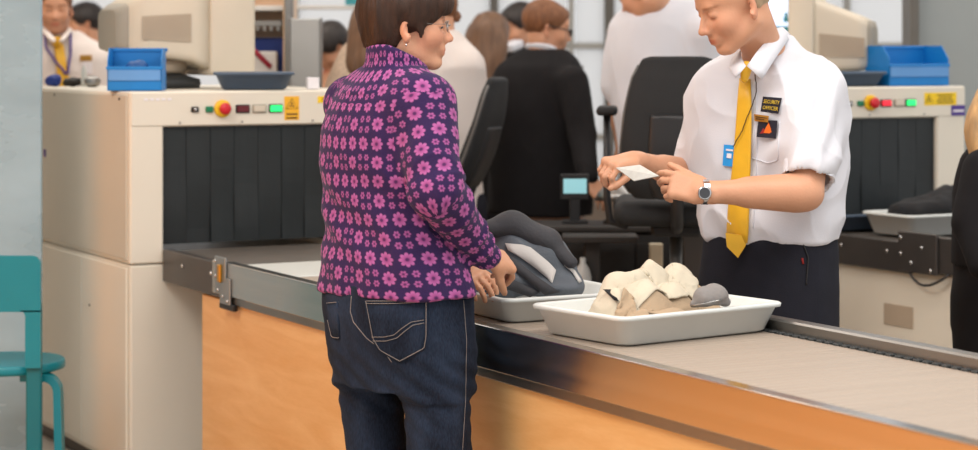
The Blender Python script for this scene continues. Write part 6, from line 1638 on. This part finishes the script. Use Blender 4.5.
def plate(name, x0, y0, x1, y1, m, par, sf_, off=.02):
    dd = np.mean([sf_.hit(x, y)[0][1] for x, y in (((x0 + x1) / 2, (y0 + y1) / 2), (x0 + 1, y0 + 1), (x1 - 1, y1 - 1)) if sf_.hit(x, y) is not None]) - off
    a, b = P(x0, y1, dd), P(x1, y0, dd); mb = MB(); mb.b2(a[0], b[0], dd - .003, dd + .003, a[2], b[2], .001); return mb.build(name, m, par)if 0 else mb.build(name, m, par, local=False)
np_ = plate('name_tag', 80, 55, 92, 61, 'gold_plate', rt, ss2); plate('pass_card', 82, 62, 92, 74, 'paper_white', rt, ss2)
Cf = Field(.007); Cf.add(capsule(P(45, 31, 10.16), P(53, 40, 10.06), .020, .016, (.5, -.7, .5), .5)); Cf.add(capsule(P(69, 31, 10.2), P(62, 40, 10.07), .020, .016, (-.5, -.7, .5), .5), .01); obj_field(Cf, 'collar', 'cream_shirt', rt)
# second man behind at the left
c = P(92, 0, 12.6)[:2]; yw = R_(200)
person('dark-haired man in pale shirt in profile, behind the man with yellow tie', None, tuple(c), yw, 1.76, (P(84, 24, 12.6), R_(200), R_(5), 0),
       {1: (P(105, 70, 12.4), P(108, 110, 12.4), P(100, 150, 12.3), (0, -.5, -.6), (0, -.4, .8)), -1: (P(78, 70, 12.8), P(76, 110, 12.8), P(80, 150, 12.6), (0, -.5, -.6), (0, -.4, .8))},
       'white_shirt', 'dark_trousers', hair='short', hair_mat='hair_dark', h=.012, stub=.4)
# dark-haired person and person in beige top, left of the woman
c = P(326, 0, 10.8)[:2]; yw = R_(215)
person('dark-haired person in dark top bowing down beside the grey partition', None, tuple(c), yw, 1.56, (P(331, 48, 10.8), R_(215), R_(40), 0),
       {1: (P(342, 92, 10.7), P(345, 130, 10.7), P(335, 165, 10.5), (0, -.6, -.4), (0, -.4, .8)), -1: (P(314, 92, 11.0), P(310, 130, 11.0), P(315, 165, 10.8), (0, -.6, -.4), (0, -.4, .8))},
       'black_suit', 'dark_trousers', hair='short', hair_mat='hair_dark', top_name='pullover', h=.011)
c = P(372, 0, 9.4)[:2]; yw = R_(60)
st_ = sil([(36, 358, 392), (46, 348, 402), (60, 340, 412), (76, 334, 420), (100, 326, 424), (140, 326, 422), (200, 328, 420), (260, 328, 420)], 9.4, yw, 1.35)
person('person in beige top with light brown hair, mostly hidden behind the woman\'s shoulder', None, tuple(c), yw, 1.70, (P(384, 20, 9.4), R_(60), R_(18), 0),
       {1: (P(344, 84, 9.5), P(338, 135, 9.55), P(345, 180, 9.7), (.3, .7, -.3), (0, 0, 1)), -1: (P(405, 84, 9.3), P(408, 135, 9.3), P(400, 180, 9.5), (0, .8, -.3), (0, 0, 1))},
       'beige_lace', 'dark_trousers', st=st_, hair=long_hair('hair_chestnut', .20, .13), top_name='blouse', h=.010)
# woman at the right edge
c = P(1003, 0, 6.7)[:2]; yw = R_(120)
st_ = sil([(140, 985, 1025), (148, 974, 1034), (158, 966, 1042), (185, 960, 1048), (220, 958, 1050), (258, 956, 1052), (300, 960, 1046)], 6.7, yw, 1.3)
person('woman with long blonde hair in dark jacket, cut off by the right edge', None, tuple(c), yw, 1.52, (P(1006, 122, 6.65), R_(75), R_(15), 0),
       {1: (P(985, 172, 6.5), P(972, 225, 6.45), P(985, 268, 6.35), (0, -.3, -1), (-.8, 0, 0)), -1: (P(1030, 172, 6.8), P(1042, 225, 6.8), P(1035, 275, 6.7), (0, -.3, -1), (.8, 0, 0))},
       'black_suit', 'black_suit', st=st_, hem=.585, hair=long_hair('hair_blonde', .14, .11), top_name='jacket', h=.008, hs=.95)
